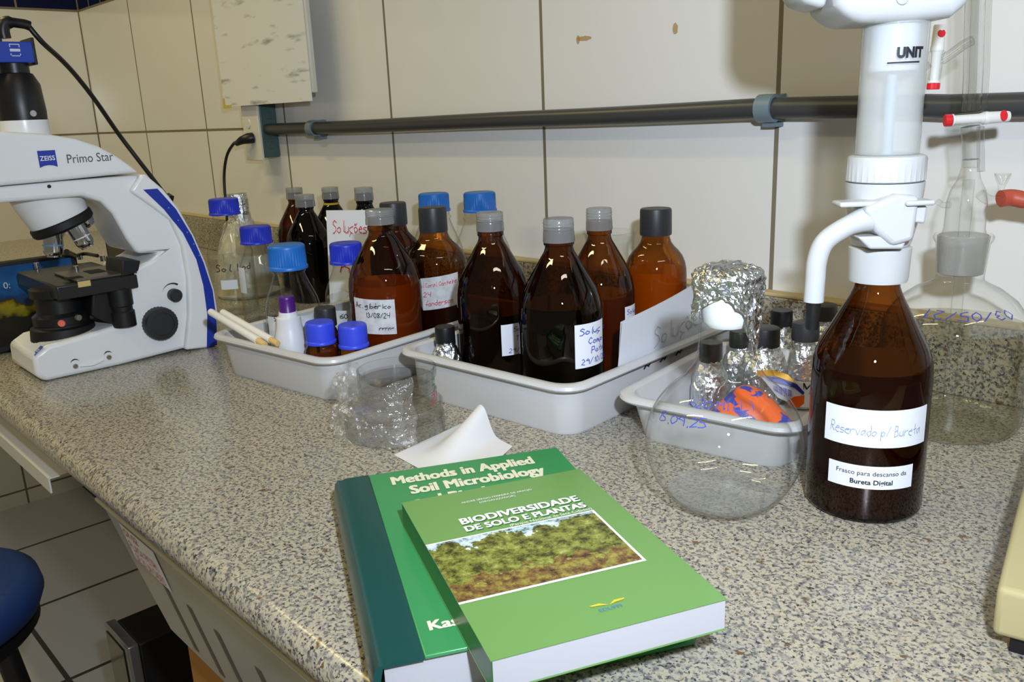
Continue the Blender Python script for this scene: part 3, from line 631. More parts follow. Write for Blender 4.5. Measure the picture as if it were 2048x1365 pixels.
part('ribbed_ring', bl([(0.0285, 0.2792), (0.0298, 0.2800), (0.0298, 0.2965), (0.0285, 0.2985), (0.0255, 0.2995), (0, 0.2995)], 72, lambda i, k: 0.975 if (i in (1, 2) and k % 2) else 1.0), WHITE, BT, True, smooth=30)
TUBEM = glass('burette_tube', (0.95, 0.96, 0.96), (0.74, 0.76, 0.77), rough=0.05, f0=0.06, frost=0.30, frost_col=(0.92, 0.94, 0.95))
part('glass_cylinder', bl([(0.0236, 0.2998), (0.0240, 0.398), (0.0225, 0.398), (0.0222, 0.3005)]), TUBEM, BT, True)
part('piston', bl([(0, 0.3625), (0.0175, 0.3625), (0.0185, 0.364), (0.0185, 0.3665), (0.0172, 0.368), (0.0172, 0.396), (0, 0.396)]), mat('piston_white', '#dfe3ea', 0.4), BT, True)
part('fill_tube', bl([(0.004, 0.3005), (0.004, 0.36), (0, 0.36)], 20), mat('pale_blue_tube', '#b4c4d4', 0.4), BT, True)
cylf = lambda u, v: V(P[0], P[1], 0)+Vector(((0.0244)*math.cos(fa+u/0.0244), 0.0244*math.sin(fa+u/0.0244), v))
lettering('lettering', [('print', 'UNIT', 0.0072, 0.002, 0.3715, {'bold': 0.0006, 'fit': 0.021}), ('print', '_____', 0.008, -0.004, 0.3690, {'fit': 0.024, 'bold': 0.0003})], cylf, INKK, BT, True)
# head of the burette: a rounded housing overhanging the cylinder on the spout side
hM = Bx @ Matrix.Rotation(math.atan2(cr.y, cr.x), 4, 'Z')      # local x = to the right as seen, y = away
bm = B()
hp = [(-0.058, 0.425), (-0.056, 0.410), (-0.050, 0.401), (-0.036, 0.397), (0.0, 0.3965), (0.030, 0.398), (0.044, 0.409), (0.047, 0.430), (0.047, 0.50), (-0.058, 0.50)]
prism(bm, hp, lambda p: hM @ Vector((p[0], -0.030, p[1])), lambda p: hM @ Vector((p[0], 0.040, p[1])))
part('motor_housing', bm, WHITE, BT, True, bevel=0.010, segs=4)
bm = B(); lathe(bm, [(0, 0.0), (0.0045, 0.0), (0.0045, 0.002), (0.003, 0.003), (0, 0.003)], 20, hM @ Matrix.Translation((-0.010, -0.030, 0.412)) @ Matrix.Rotation(PI/2, 4, 'X')); part('button', bm, WHITE, BT, True)
bm = B(); prism(bm, [(-0.085, 0.43), (-0.078, 0.414), (-0.0585, 0.408), (-0.0585, 0.50), (-0.085, 0.50)], lambda p: hM @ Vector((p[0], -0.018, p[1])), lambda p: hM @ Vector((p[0], 0.028, p[1])))
part('side_knob', bm, WHITE, BT, True, bevel=0.006)
# spout arm
SP = lambda x, z, y=0.0: hM @ Vector((x, y, z))
arm = smooth_path([SP(-0.012, 0.254, -0.026), SP(-0.028, 0.252, -0.028), SP(-0.043, 0.2455, -0.028), SP(-0.0555, 0.236, -0.028), SP(-0.0605, 0.222, -0.028), SP(-0.0612, 0.205, -0.028), SP(-0.0615, 0.189, -0.028)], 5)
bm = B(); tube(bm, arm, [0.0115-0.0038*min(i/8, 1) for i in range(len(arm))], 24); part('spout_arm', bm, WHITE, BT, True, smooth=60)
bm = B(); prism(bm, [(-0.030, 0.262), (-0.006, 0.272), (0.012, 0.270), (0.010, 0.236), (-0.006, 0.232), (-0.020, 0.244)], lambda p: SP(p[0], p[1], -0.038), lambda p: SP(p[0], p[1], -0.004)); part('spout_mount', bm, WHITE, BT, True, bevel=0.004)
bm = B(); box(bm, -0.047, -0.012, -0.034, -0.014, 0.263, 0.267, hM); part('lever_tab', bm, WHITE, BT, True, bevel=0.0018)
bm = B(); box(bm, 0.0, 0.022, -0.042, -0.020, 0.263, 0.267, hM); part('lever_tab', bm, WHITE, BT, True, bevel=0.0018)
bm = B(); prism(bm, [(-0.004, 0.262), (0.020, 0.262), (0.019, 0.248), (0.006, 0.250)], lambda p: SP(p[0], p[1], -0.034), lambda p: SP(p[0], p[1], -0.020)); part('lever_foot', bm, WHITE, BT, True, bevel=0.002)
bm = B(); prism(bm, [(-0.032, 0.240), (-0.004, 0.240), (0.006, 0.236), (0.004, 0.229), (-0.022, 0.230)], lambda p: SP(p[0], p[1], -0.034), lambda p: SP(p[0], p[1], -0.012)); part('spout_bracket', bm, WHITE, BT, True, bevel=0.002)
bm = B(); tube(bm, [SP(-0.0615, 0.1888, -0.028), SP(-0.0617, 0.181, -0.028), SP(-0.062, 0.169, -0.028), SP(-0.062, 0.1665, -0.028)], [0.0058, 0.0056, 0.0054, 0.0046], 20); part('nozzle_tip', bm, BLACK, BT, True)
# ---------------------------------------------------------------- round flask
P = (-0.383, 0.6025)
RF = thing('round_flask', 'clear round bottom flask with a little liquid, foil crumpled over its stopper', 'flask', V(P[0], P[1], 0.0006))
prof = [(0, 0.0035), (0.016, 0.001), (0.027, 0.0), (0.036, 0.004)]
for k in range(22):
    a = math.radians(-52+k*5.6)
    prof.append((0.0672*math.cos(a), 0.0600+0.0672*math.sin(a)))
prof = [q for i, q in enumerate(prof) if i < 4 or q[1] > 0.006]
prof = [q for q in prof if not (q[1] > 0.1 and q[0] < 0.036)]
prof += [(0.0330, 0.1205), (0.0275, 0.1285), (0.0242, 0.137), (0.0228, 0.147), (0.0224, 0.160), (0.0226, 0.174), (0.0238, 0.180), (0.0240, 0.183), (0.0222, 0.1835)]
bm = B(); lathe(bm, prof, 72, cap0=False, cap1=False); part('flask_body', bm, CLEAR2, RF, smooth=60)
wl = 0.0150
pr = [(0, 0.0058), (0.016, 0.0032), (0.027, 0.0022), (0.0345, 0.0058)]+[(q[0]-0.0022, q[1]) for q in prof[4:] if 0.0065 < q[1] < wl]
pr += [(math.sqrt(max(0.0650**2-(wl-0.060)**2, 0)), wl), (0, wl)]
bm = B(); lathe(bm, pr, 64, cap0=False, cap1=False); part('liquid', bm, glass('flask_water', (0.95, 0.96, 0.97), (0.85, 0.87, 0.9), f0=0.09, frost=0.09, frost_col=(0.96, 0.97, 0.98)), RF, smooth=50)
bm = B(); lathe(bm, [(0, 0.163), (0.0165, 0.164), (0.0205, 0.169), (0.0212, 0.180), (0.0212, 0.193), (0.019, 0.2), (0, 0.201)], 40); part('stopper', bm, mat('white_stopper', '#eceef0', 0.6), RF)
fa = facing(P)
def rfoil(k, a, i):          # outline of the foil hood at angle a (0 = towards the viewer)
    return 0
bm = B(); seg = 72; rows = 15; ringv = []
for j in range(rows+1):
    row = []
    for k in range(seg):
        a = 2*PI*k/seg; d = (a+PI) % (2*PI)-PI       # d: angle from the front, + to the right
        drop = 0.024+0.006*math.sin(3*a+1)
        drop += 0.046*math.exp(-((d-1.10)/0.42)**2)+0.022*math.exp(-((d+1.25)/0.40)**2)-0.014*math.exp(-(d/0.42)**2)
        s = j/rows
        if s < 0.35:
            q = s/0.35; r = 0.0285*math.sin(q*PI/2)**0.8+0.0005; z = 0.2165-0.010*(1-math.cos(q*PI/2))
        else:
            q = (s-0.35)/0.65; r = 0.0285+0.0018*math.sin(5*a)-0.002*q; z = 0.2065-drop*q
            r += 0.004*math.exp(-((d+1.25)/0.4)**2)*q
        v = Vector((r*math.cos(fa+a), r*math.sin(fa+a), z)); row.append(bm.verts.new(crumple(crumple(v, 0.0028, 110, 2.0), 0.0016, 300, 5.0)))
    ringv.append(row)
for A, C in zip(ringv, ringv[1:]):
    for k in range(seg): bm.faces.new((A[k], C[k], C[(k+1) % seg], A[(k+1) % seg]))
bm.faces.new(ringv[0])
bmesh.ops.subdivide_edges(bm, edges=[e for e in bm.edges if len(e.link_faces) == 2 and all(len(f.verts) == 4 for f in e.link_faces)], cuts=1, use_grid_fill=True)
for v in bm.verts: v.co = crumple(v.co, 0.0012, 420, 9.0)
part('foil_hood', bm, FOIL, RF, smooth=0)
def sph(u, v): # writing on the upper left of the sphere, u along, v up (metres)
    lon = fa-0.95+u/0.050; lat = 0.50+v/0.0675; rr = 0.0680
    return Vector((rr*math.cos(lat)*math.cos(lon), rr*math.cos(lat)*math.sin(lon), 0.060+rr*math.sin(lat)))
lettering('lettering', [('hand', '15.09.25', 0.0075, -0.006, -0.004, {'w': 0.0008, 'adv': 0.9, 'rot': 0.12})], sph, INKB, RF)
def sph2(u, v):
    lon = fa-0.25+u/0.045; lat = 0.74+v/0.0675; rr = 0.0682
    return Vector((rr*math.cos(lat)*math.cos(lon), rr*math.cos(lat)*math.sin(lon), 0.060+rr*math.sin(lat)))
lettering('lettering', [('hand', 'H2O MILLI', 0.008, -0.016, 0.0, {'w': 0.0007, 'adv': 0.8})], sph2, INKB, RF)
# ---------------------------------------------------------------- big reagent flask with burette tubes at the right
P = (-0.313, 0.922); RH = 0.0710
HF = thing('glass_reservoir', 'wide clear glass reservoir bottle of liquid at the right under the glass burette', 'bottle', V(P[0], P[1], 0.0006))
prof = [(0, 0.004), (0.05, 0.001), (0.059, 0.0), (0.066, 0.004), (0.0700, 0.012), (RH, 0.025), (RH, 0.100), (0.0697, 0.112), (0.0650, 0.124), (0.055, 0.138), (0.040, 0.1495), (0.028, 0.1555), (0.0228, 0.159), (0.0225, 0.163), (0.0250, 0.196), (0.0275, 0.2), (0.0280, 0.203), (0.0265, 0.2055)]
bm = B(); lathe(bm, prof, 72, cap0=False, cap1=False); part('glass_body', bm, CLEAR2, HF, smooth=60)
lv = 0.113
pr = [(0, 0.0065), (0.05, 0.0035), (0.058, 0.0028), (0.0642, 0.0062), (0.0678, 0.0135), (RH-0.0022, 0.026), (RH-0.0022, 0.099), (0.0674, 0.1115), (0.067, lv), (0, lv)]
bm = B(); lathe(bm, pr, 64, cap0=False, cap1=False); part('liquid', bm, glass('pale_yellow_liquid', (0.93, 0.93, 0.90), (0.72, 0.68, 0.40), f0=0.04, epow=3.5), HF, smooth=50)
fa = facing(P)
def hsl(u, v):
    lon = fa+0.55-u/0.05; rr = 0.0632-(0.0115-v)*0.9; zz = 0.1290+(0.0115-v)*0.62
    return Vector((rr*math.cos(lon), rr*math.sin(lon), zz))
lettering('lettering', [('hand', '03/05/21', 0.0105, -0.022, 0.0, {'w': 0.0011})], hsl, INKB, HF)
BU = thing('glass_burette', 'glass burette with red capped stopcocks rising from the reservoir bottle', 'burette', V(P[0], P[1], 0.166))
FROST = glass('ground_glass', (0.85, 0.85, 0.84), (0.5, 0.5, 0.5), rough=0.25, f0=0.08, frost=0.30, frost_col=(0.75, 0.75, 0.74))
gM = Matrix.Translation(V(P[0], P[1], 0)) @ Matrix.Rotation(math.atan2(cr.y, cr.x), 4, 'Z')
G = lambda x, z, y=0.0: gM @ Vector((x, y, z))
bm = B(); lathe(bm, [(0.0195, 0.1655), (0.0215, 0.1665), (0.0243, 0.2045), (0.0225, 0.2055), (0.0205, 0.1665)], 40, gM); part('ground_joint', bm, FROST, BU, True)
bm = B(); lathe(bm, [(0.0205, 0.206), (0.0190, 0.212), (0.0187, 0.238), (0.0160, 0.250), (0.0105, 0.261), (0.0080, 0.272), (0.0080, 0.280), (0.0068, 0.280), (0.0068, 0.272)], 40, gM); part('joint_head', bm, CLEAR, BU, True, smooth=60)
bm = B(); tube(bm, [G(0.001, 0.02), G(0, 0.15), G(0, 0.26)], 0.0055, 16); part('dip_tube', bm, CLEAR, BU, True)
def gtube(name, pts, r, m=CLEAR, seg=18): bm = B(); tube(bm, pts, r, seg); return part(name, bm, m, BU, True, smooth=60)
TGL = glass('tube_glass', (0.97, 0.975, 0.97), (0.55, 0.56, 0.54), f0=0.12, epow=3)
gtube('lower_tube', [G(0, 0.280), G(-0.002, 0.300), G(-0.004, 0.312)], [0.0075, 0.0082, 0.0085], TGL)
gtube('side_capillary', [G(0.0110, 0.268), G(0.0085, 0.290), G(0.0060, 0.311)], 0.0035, TGL)
gtube('upper_tube', [G(-0.0045, 0.3265), G(-0.006, 0.36), G(-0.009, 0.40), G(-0.013, 0.46)], 0.0088, TGL)
gtube('inner_tube', [G(-0.0045, 0.327), G(-0.006, 0.36), G(-0.009, 0.40), G(-0.013, 0.46)], 0.0035, TGL)
gtube('return_tube', [G(0.0075, 0.327), G(0.0065, 0.365), G(0.0045, 0.39), G(0.000, 0.46)], 0.0030, TGL)
gtube('side_arm', smooth_path([G(-0.010, 0.392), G(-0.018, 0.388), G(-0.028, 0.381), G(-0.038, 0.375)], 4), 0.0046, TGL)
gtube('link_arm', [G(-0.049, 0.3715), G(-0.057, 0.367), G(-0.066, 0.363)], 0.0033, TGL)
gtube('vent_spout', [G(-0.030, 0.240), G(-0.024, 0.236), G(-0.0165, 0.236)], [0.003, 0.0028, 0.0032])
gtube('hose_barb', smooth_path([G(0.012, 0.246), G(0.020, 0.240), G(0.030, 0.2385), G(0.040, 0.2395)], 4), 0.0050)
bm = B(); lathe(bm, [(0.0025, 0.2475), (0.003, 0.252), (0.0070, 0.262), (0.0075, 0.265), (0.0062, 0.263), (0.0022, 0.254)], 24, gM @ Matrix.Translation((0.033, 0, 0))); part('funnel_spout', bm, CLEAR, BU, True)
PTFE = mat('white_ptfe', '#dedfdd', 0.4)
def stopcock(name, c, ax):
    ax = Vector(ax).normalized(); M_ = axisM(c, ax) @ Matrix.Scale(0.68, 4)
    bm = B(); lathe(bm, [(0.0080, -0.022), (0.0082, -0.020), (0.0095, 0.012), (0.0105, 0.014), (0.0105, 0.0165), (0.0085, 0.0175)], 32, M_); b_ = part(name, bm, CLEAR, BU, True)
    bm = B(); lathe(bm, [(0, -0.024), (0.0065, -0.024), (0.0068, 0.012), (0.0088, 0.0178), (0.0092, 0.022), (0.0085, 0.024), (0.0078, 0.050), (0.0070, 0.052), (0, 0.052)], 32, M_); part('plug', bm, PTFE, b_, True)
    bm = B(); lathe(bm, [(0, -0.035), (0.0080, -0.035), (0.0088, -0.034), (0.0088, -0.0262), (0, -0.026)], 28, M_, lambda i, k: 0.96 if (i in (2, 3) and k % 2) else 1.0); part('red_nut', bm, RED, b_, True, smooth=25)
    bm = B(); lathe(bm, [(0, -0.0255), (0.0086, -0.0255), (0.0086, -0.0238), (0, -0.0235)], 28, M_); part('washer', bm, PTFE, b_, True)
    return b_, M_
b_, M_ = stopcock('stopcock', G(-0.0045, 0.3190), hM.to_3x3() @ Vector((1, -0.12, 0.03)))
bm = B(); lathe(bm, [(0, -0.0005), (0.0052, 0.0), (0.0050, 0.0012), (0, 0.0016)], 24, M_ @ Matrix.Translation((0, 0, 0.041)) @ Matrix.Scale(1.0, 4) @ axisM((0, 0, 0), M_.to_3x3().inverted() @ (-fw)) @ Matrix.Translation((0, 0, 0.0076)) @ Matrix.Scale(1.5, 4, (1, 0, 0))); part('red_mark', bm, RED, b_, True)
b_, M_ = stopcock('stopcock', G(-0.043, 0.3720), Vector((0.02, 0.0, 1)))
bm = B(); lathe(bm, [(0, -0.0005), (0.0055, 0.0), (0.0052, 0.0012), (0, 0.0016)], 24, M_ @ Matrix.Translation((0, 0, 0.038)) @ axisM((0, 0, 0), M_.to_3x3().inverted() @ (-fw)) @ Matrix.Translation((0, 0, 0.0080))); part('red_mark', bm, RED, b_, True)
t = thing('rubber_hose', 'brick red rubber hose running off to the right from the glass burette', 'hose', G(0.034, 0.239))
hp_ = smooth_path([G(0.0335, 0.2400), G(0.045, 0.2405), G(0.058, 0.237, -0.01), G(0.078, 0.230, -0.04), G(0.110, 0.212, -0.09), G(0.15, 0.15, -0.15), G(0.18, 0.05, -0.185), G(0.21, 0.020, -0.215), G(0.27, 0.0100, -0.28)], 6)
bm = B(); tube(bm, hp_, [0.0085 if i < 11 else max(0.0085-0.0006*(i-10), 0.0068) for i in range(len(hp_))], 20); part('hose', bm, mat('red_rubber', '#b4503c', 0.45), t, True, smooth=60)
# ---------------------------------------------------------------- petri dishes
P = Vector((-0.757, 0.520, 0))
PETRI = glass('petri_glass', (0.996, 0.998, 0.995), (0.52, 0.57, 0.54), rough=0.05, f0=0.07, epow=4.5)
GP = 'stacked glass petri dishes on the worktop'
dish_lab = ['wide glass petri dish at the bottom of the film wrapped stack', 'glass petri dish second from the bottom of the stack', 'glass petri dish in the middle of the stack, red pen marks', 'glass petri dish second from the top of the stack', 'glass petri dish lid on top of the stack']
zs = 0.0006
for i, (r, h, dx) in enumerate([(0.0560, 0.020, 0), (0.0530, 0.014, 0.002), (0.0430, 0.013, 0.006), (0.0425, 0.013, 0.005), (0.0440, 0.012, 0.006)]):
    c = P+hx*dx
    t = thing('petri_dish', dish_lab[i], 'petri dish', V(c.x, c.y, zs), GP)
    bm = B(); lathe(bm, [(0, 0.0), (r-0.003, 0.0), (r, 0.002), (r, h), (r-0.002, h), (r-0.0022, 0.003), (0, 0.0022)], 64, cap0=False, cap1=False); d = part('dish', bm, PETRI, t)
    if i == 2:
        fa = facing(c); fn = lambda u, v, r=r, fa=fa: Vector(((r+0.0006)*math.cos(fa+0.95+u/r), (r+0.0006)*math.sin(fa+0.95+u/r), v))
        lettering('lettering', [('hand', '22', 0.011, 0.0, 0.001, {'w': 0.0012})], fn, INKR, d)
    if i == 3:
        fa = facing(c); fn = lambda u, v, r=r, fa=fa: Vector(((r+0.0006)*math.cos(fa+1.15+u/r), (r+0.0006)*math.sin(fa+1.15+u/r), v))
        lettering('lettering', [('hand', '5', 0.011, 0.0, 0.001, {'w': 0.0012})], fn, INKV, d)
    zs += h+0.0006
t = thing('cling_film_sheet', 'crumpled clear cling film draped round the stack of petri dishes', 'film', V(P.x, P.y, zs))
bm = B(); fa = facing(P)
def filmf(u, v):
    a = fa-2.5+u*2.9; z = 0.003+v*0.071
    left = math.exp(-((u-0.25)/0.28)**2)
    r = 0.0585+0.004*left+0.010*left*(1-v)*abs(math.sin(9*u))-(0.010 if z > 0.038 else 0.0)*(0.4 if u < 0.45 else 1.0)
    p = Vector((P.x+r*math.cos(a), P.y+r*math.sin(a), CT+z+0.004*math.sin(14*u)*v))
    q = crumple(crumple(p, 0.010*left+0.003, 60, 1.0), 0.004*left+0.0012, 190, 3.0); q.z = max(q.z, CT+0.0015)
    d = Vector((q.x-P.x, q.y-P.y, 0)); 
    m_ = 0.0572 if q.z < CT+0.037 else 0.0525
    if d.length < m_: d = d.normalized()*m_; q.x, q.y = P.x+d.x, P.y+d.y
    return q
grid(bm, 70, 26, filmf); part('film', bm, FILM, t, True, smooth=0)
# ---------------------------------------------------------------- sheet of paper under the book
t = thing('paper_napkin', 'white paper sheet with a curled up edge between the petri dishes and the books', 'paper', V(-0.63, 0.50, 0.0005))
q00, q10, q01, q11 = V(-0.700, 0.4760, 0.0008), V(-0.575, 0.465, 0.0008), V(-0.715, 0.583, 0.0008), V(-0.622, 0.574, 0.0008)
def napf(u, v):
    p = (q00*(1-u)+q10*u)*(1-v)+(q01*(1-u)+q11*u)*v
    hmp = 0.029*math.exp(-abs((u-0.42)/0.17)**2.6)*max(0, (v-0.12)/0.88)**1.2+0.004*math.exp(-((u-0.42)/0.35)**2)*v
    return p+Vector((0, 0, hmp))
bm = B(); sheet(bm, 30, 20, napf, 0.0003); part('sheet', bm, mat('tissue_white', '#dcdde0', 0.85), t, True, smooth=60)
# ---------------------------------------------------------------- books
def bookframe(tl, tr, bl, br):
    ux = (tr-tl)+(br-bl); uy = (bl-tl)+(br-tr); wd, hg = ux.length/2, uy.length/2; c = (tl+tr+bl+br)/4
    b_ = (ux.normalized()+uy.normalized()).normalized(); sg_ = 1 if ux.cross(uy).z > 0 else -1
    ux = Matrix.Rotation(-sg_*PI/4, 3, 'Z') @ b_; uy = Matrix.Rotation(sg_*PI/4, 3, 'Z') @ b_
    return c-ux*wd/2-uy*hg/2, ux, uy, wd, hg
# big hardback
zt = 0.034
tl, tr, bl_ = on(677, 962, zt), on(1118, 892, zt), on(738, 1341, zt)
o_, ux, uy, W_, H_ = bookframe(tl, tr, bl_, tr+bl_-tl)
t = thing('textbook', 'large dark and bright green hardback book underneath the paperback', 'book', o_-Vector((0, 0, zt)))
def bk(u, v, z): return o_+ux*u+uy*v+Vector((0, 0, z-zt))
def slab(bm, u0, u1, v0, v1, z0, z1, f=bk):
    vs = [bm.verts.new(f(u, v, z)) for u in (u0, u1) for v in (v0, v1) for z in (z0, z1)]
    for q in ((0, 1, 3, 2), (4, 6, 7, 5), (0, 4, 5, 1), (2, 3, 7, 6), (0, 2, 6, 4), (1, 5, 7, 3)): bm.faces.new([vs[i] for i in q])
    bmesh.ops.recalc_face_normals(bm, faces=bm.faces[:])
COVER = mat('book_green', '#3d9058', 0.22); TEAL = mat('book_dark_teal', '#1c4a48', 0.25); PAGES = mat('book_pages', '#b8b8c0', 0.75)
bm = B(); slab(bm, 0.030, W_, 0, H_, zt-0.003, zt); part('front_cover', bm, COVER, t, True, bevel=0.001)
bm = B(); slab(bm, 0.004, W_, 0, H_, 0.0004, 0.0034); part('back_cover', bm, COVER, t, True, bevel=0.001)
bm = B(); slab(bm, 0.006, W_-0.004, 0.004, H_-0.004, 0.0035, zt-0.0031); part('page_block', bm, PAGES, t, True)
bm = B(); sp = [(0.0298, zt), (0.010, zt), (0.006, zt-0.0012), (0.003, zt-0.0005), (0.0, zt-0.004), (-0.0025, zt*0.5), (0.0, 0.004), (0.003, 0.0005), (0.0038, 0.0005), (0.004, 0.004), (0.002, zt*0.5), (0.005, zt-0.0031), (0.0298, zt-0.0031)]
prism(bm, sp, lambda p: bk(p[0], 0, p[1]), lambda p: bk(p[0], H_, p[1])); part('spine', bm, TEAL, t, True, smooth=50)
CREAM = mat('cream_print', '#e6e4cf', 0.4); WPRINT = mat('white_print', '#eef0ee', 0.35); SHADOWP = mat('dark_green_print', '#2f6a38', 0.4)
ub = lambda u, v: bk(u, v, zt+0.0005)
fn = lambda u, v: ub(0.0+u, 0.0+(0.2-v))
tx = [('print', 'Methods in Applied', 0.0170, 0.047, 0.2-0.030, {'fat': 0.0008, 'fit': 0.130, 'sp': 1.02}), ('print', 'Soil Microbiology', 0.0170, 0.060, 0.2-0.054, {'fat': 0.0008, 'fit': 0.120, 'sp': 1.02}), ('print', 'and Biochemistry', 0.0170, 0.060, 0.2-0.078, {'fat': 0.0008, 'fit': 0.118, 'sp': 1.02}),
      ('print', 'Kassem Alef', 0.0105, 0.098, 0.2-0.246, {'fat': 0.0005, 'fit': 0.070})]
kp = on(889, 1257, zt)-o_; ku, kv = kp.dot(ux), kp.dot(uy)
tx[-1] = ('print', 'Kassem Alef', 0.0105, ku-0.010, 0.2-kv, {'fat': 0.0005, 'fit': 0.070})
lettering('title_lettering', tx, fn, CREAM, t, True)
# paperback on top
z1, z0 = 0.0555, 0.0345
o2, vx, vy, W2, H2 = bookframe(on(823, 1005, z1), on(1164, 935, z1), on(962, 1341, z1), on(1434, 1192, z1))
t = thing('paperback_book', 'light green paperback with a photo of scrubland on its cover, lying on the hardback', 'book', o2-Vector((0, 0, z1-z0)))
def b2(u, v, z): return o2+vx*u+vy*v+Vector((0, 0, z-z1))
LGREEN = mat('paperback_green', '#6b9754', 0.22)
bm = B(); slab(bm, 0.0, W2, 0, H2, z1-0.0006, z1, b2); part('front_cover', bm, LGREEN, t, True)
bm = B(); slab(bm, 0.0, W2, 0, H2, z0, z0+0.0006, b2); part('back_cover', bm, LGREEN, t, True)
bm = B(); slab(bm, 0.0002, 0.001, 0, H2, z0+0.0007, z1-0.0007, b2); part('spine', bm, mat('paperback_spine', '#33632c', 0.3), t, True)
bm = B(); slab(bm, 0.0011, W2-0.0008, 0.0008, H2-0.0008, z0+0.0007, z1-0.0007, b2); part('page_block', bm, PAGES, t, True)
# the cover photo: procedural scrub under a strip of sky
def photo_mat():
    m, n, l = nodes_of('cover_photo'); b = n['Principled BSDF']; tc = n.new('ShaderNodeTexCoord'); sp_ = n.new('ShaderNodeSeparateXYZ'); l.new(tc.outputs['UV'], sp_.inputs[0])
    def nz(sc, d, r=0.6):
        mp_ = n.new('ShaderNodeMapping'); mp_.inputs['Scale'].default_value = (1.6, 1, 1); l.new(tc.outputs['UV'], mp_.inputs['Vector'])
        x = n.new('ShaderNodeTexNoise'); x.inputs['Scale'].default_value = sc; x.inputs['Detail'].default_value = d; x.inputs['Roughness'].default_value = r; l.new(mp_.outputs[0], x.inputs['Vector']); return x.outputs['Fac']
    def rp(f, els):
        r = n.new('ShaderNodeValToRGB'); e = r.color_ramp.elements
        while len(e) < len(els): e.new(0.5)
        for q, (p, c) in zip(e, els): q.position = p; q.color = (*srgb(c), 1)
        l.new(f, r.inputs['Fac']); return r.outputs['Color']
    def mth(op, a, c):
        x = n.new('ShaderNodeMath'); x.operation = op
        for i, v in enumerate((a, c)):
            if isinstance(v, (int, float)): x.inputs[i].default_value = v
            else: l.new(v, x.inputs[i])
        return x.outputs[0]
    def mx(f, a, c):
        x = n.new('ShaderNodeMix'); x.data_type = 'RGBA'; l.new(f, x.inputs[0]); l.new(a, x.inputs[6]); l.new(c, x.inputs[7]); return x.outputs[2]
    bush = rp(nz(8, 11, 0.78), [(0.34, '#17160a'), (0.43, '#3f401a'), (0.51, '#747830'), (0.60, '#97a050'), (0.70, '#c6c690')])
    low = rp(nz(9, 8, 0.7), [(0.36, '#2b1d14'), (0.5, '#7a5c34'), (0.58, '#8c8a3a'), (0.7, '#b98f58')])
    sky = rp(nz(8, 6, 0.7), [(0.42, '#4a4634'), (0.5, '#9fc0cc'), (0.6, '#d8e0e2')])
    y = mth('ADD', sp_.outputs['Y'], mth('MULTIPLY', mth('SUBTRACT', nz(4, 5), 0.5), 0.8))
    t1 = mth('GREATER_THAN', y, 0.90); t2 = mth('LESS_THAN', y, 0.28)
    c = mx(t2, bush, low); c = mx(t1, c, sky)
    l.new(c, b.inputs['Base Color']); b.inputs['Roughness'].default_value = 0.25
    return m
pu0, pu1, pv0, pv1 = 0.0, 0.134, 0.078, 0.168
def plate(name, u0, u1, v0, v1, z, m, uv=False):
    bm = B(); vs = [bm.verts.new(b2(u, v, z)) for u, v in ((u0, v1), (u1, v1), (u1, v0), (u0, v0))]; f = bm.faces.new(vs)
    if uv:
        L = bm.loops.layers.uv.new('UVMap')
        for lp, c in zip(f.loops, ((0, 0), (1, 0), (1, 1), (0, 1))): lp[L].uv = c
    return part(name, bm, m, t, True, smooth=0)
sk = W2/0.1435
plate('photo_border', 0.0, 0.1225*sk, 0.0735, 0.1545, z1+0.0003, WPRINT)
plate('cover_photo', 0.0, 0.1205*sk, 0.0755, 0.1525, z1+0.0006, photo_mat(), True)
fn2 = lambda u, v: b2(u, 0.2-v, z1+0.0006)
fn3 = lambda u, v: b2(u+0.0006, 0.2-v+0.0006, z1+0.0003)
big = [('print', 'BIODIVERSIDADE', 0.0096, 0.030*sk, 0.2-0.0555, {'fat': 0.00045, 'fit': 0.090*sk}), ('print', 'DE SOLO E PLANTAS', 0.0082, 0.030*sk, 0.2-0.0672, {'fat': 0.0004, 'fit': 0.090*sk})]
lettering('title_shadow_print', big, fn3, SHADOWP, t, True)
lettering('title_lettering', big+[('print', '(Parque Nacional de Sete Cidades)', 0.0036, 0.060*sk, 0.2-0.0727, {'fit': 0.062*sk}), ('print', 'ANDR\u00c9 S\u00c9RGIO FERREIRA DE ARA\u00daJO', 0.0028, 0.040*sk, 0.2-0.0225, {'fit': 0.055*sk}), ('print', '(ORGANIZADOR)', 0.0028, 0.052*sk, 0.2-0.0275, {'fit': 0.028*sk})], fn2, WPRINT, t, True)
# publisher's mark: two yellow wings over blue letters
bm = B()
for sgn in (-1, 1):
    pts = [(0, 0.0), (0.005*sgn, 0.0035), (0.012*sgn, 0.0032), (0.0105*sgn, 0.0018), (0.005*sgn, 0.0012)]
    bm.faces.new([bm.verts.new(fn2(0.079*sk+x, 0.2-0.1915+y)) for x, y in pts])
part('yellow_emblem', bm, mat('emblem_yellow', '#d6c03a', 0.4), t, True, smooth=0)
lettering('emblem_lettering', [('print', 'EDUFPI', 0.0034, 0.071*sk, 0.2-0.1965, {'fit': 0.015})], fn2, mat('emblem_blue', '#4a86b0', 0.4), t, True)
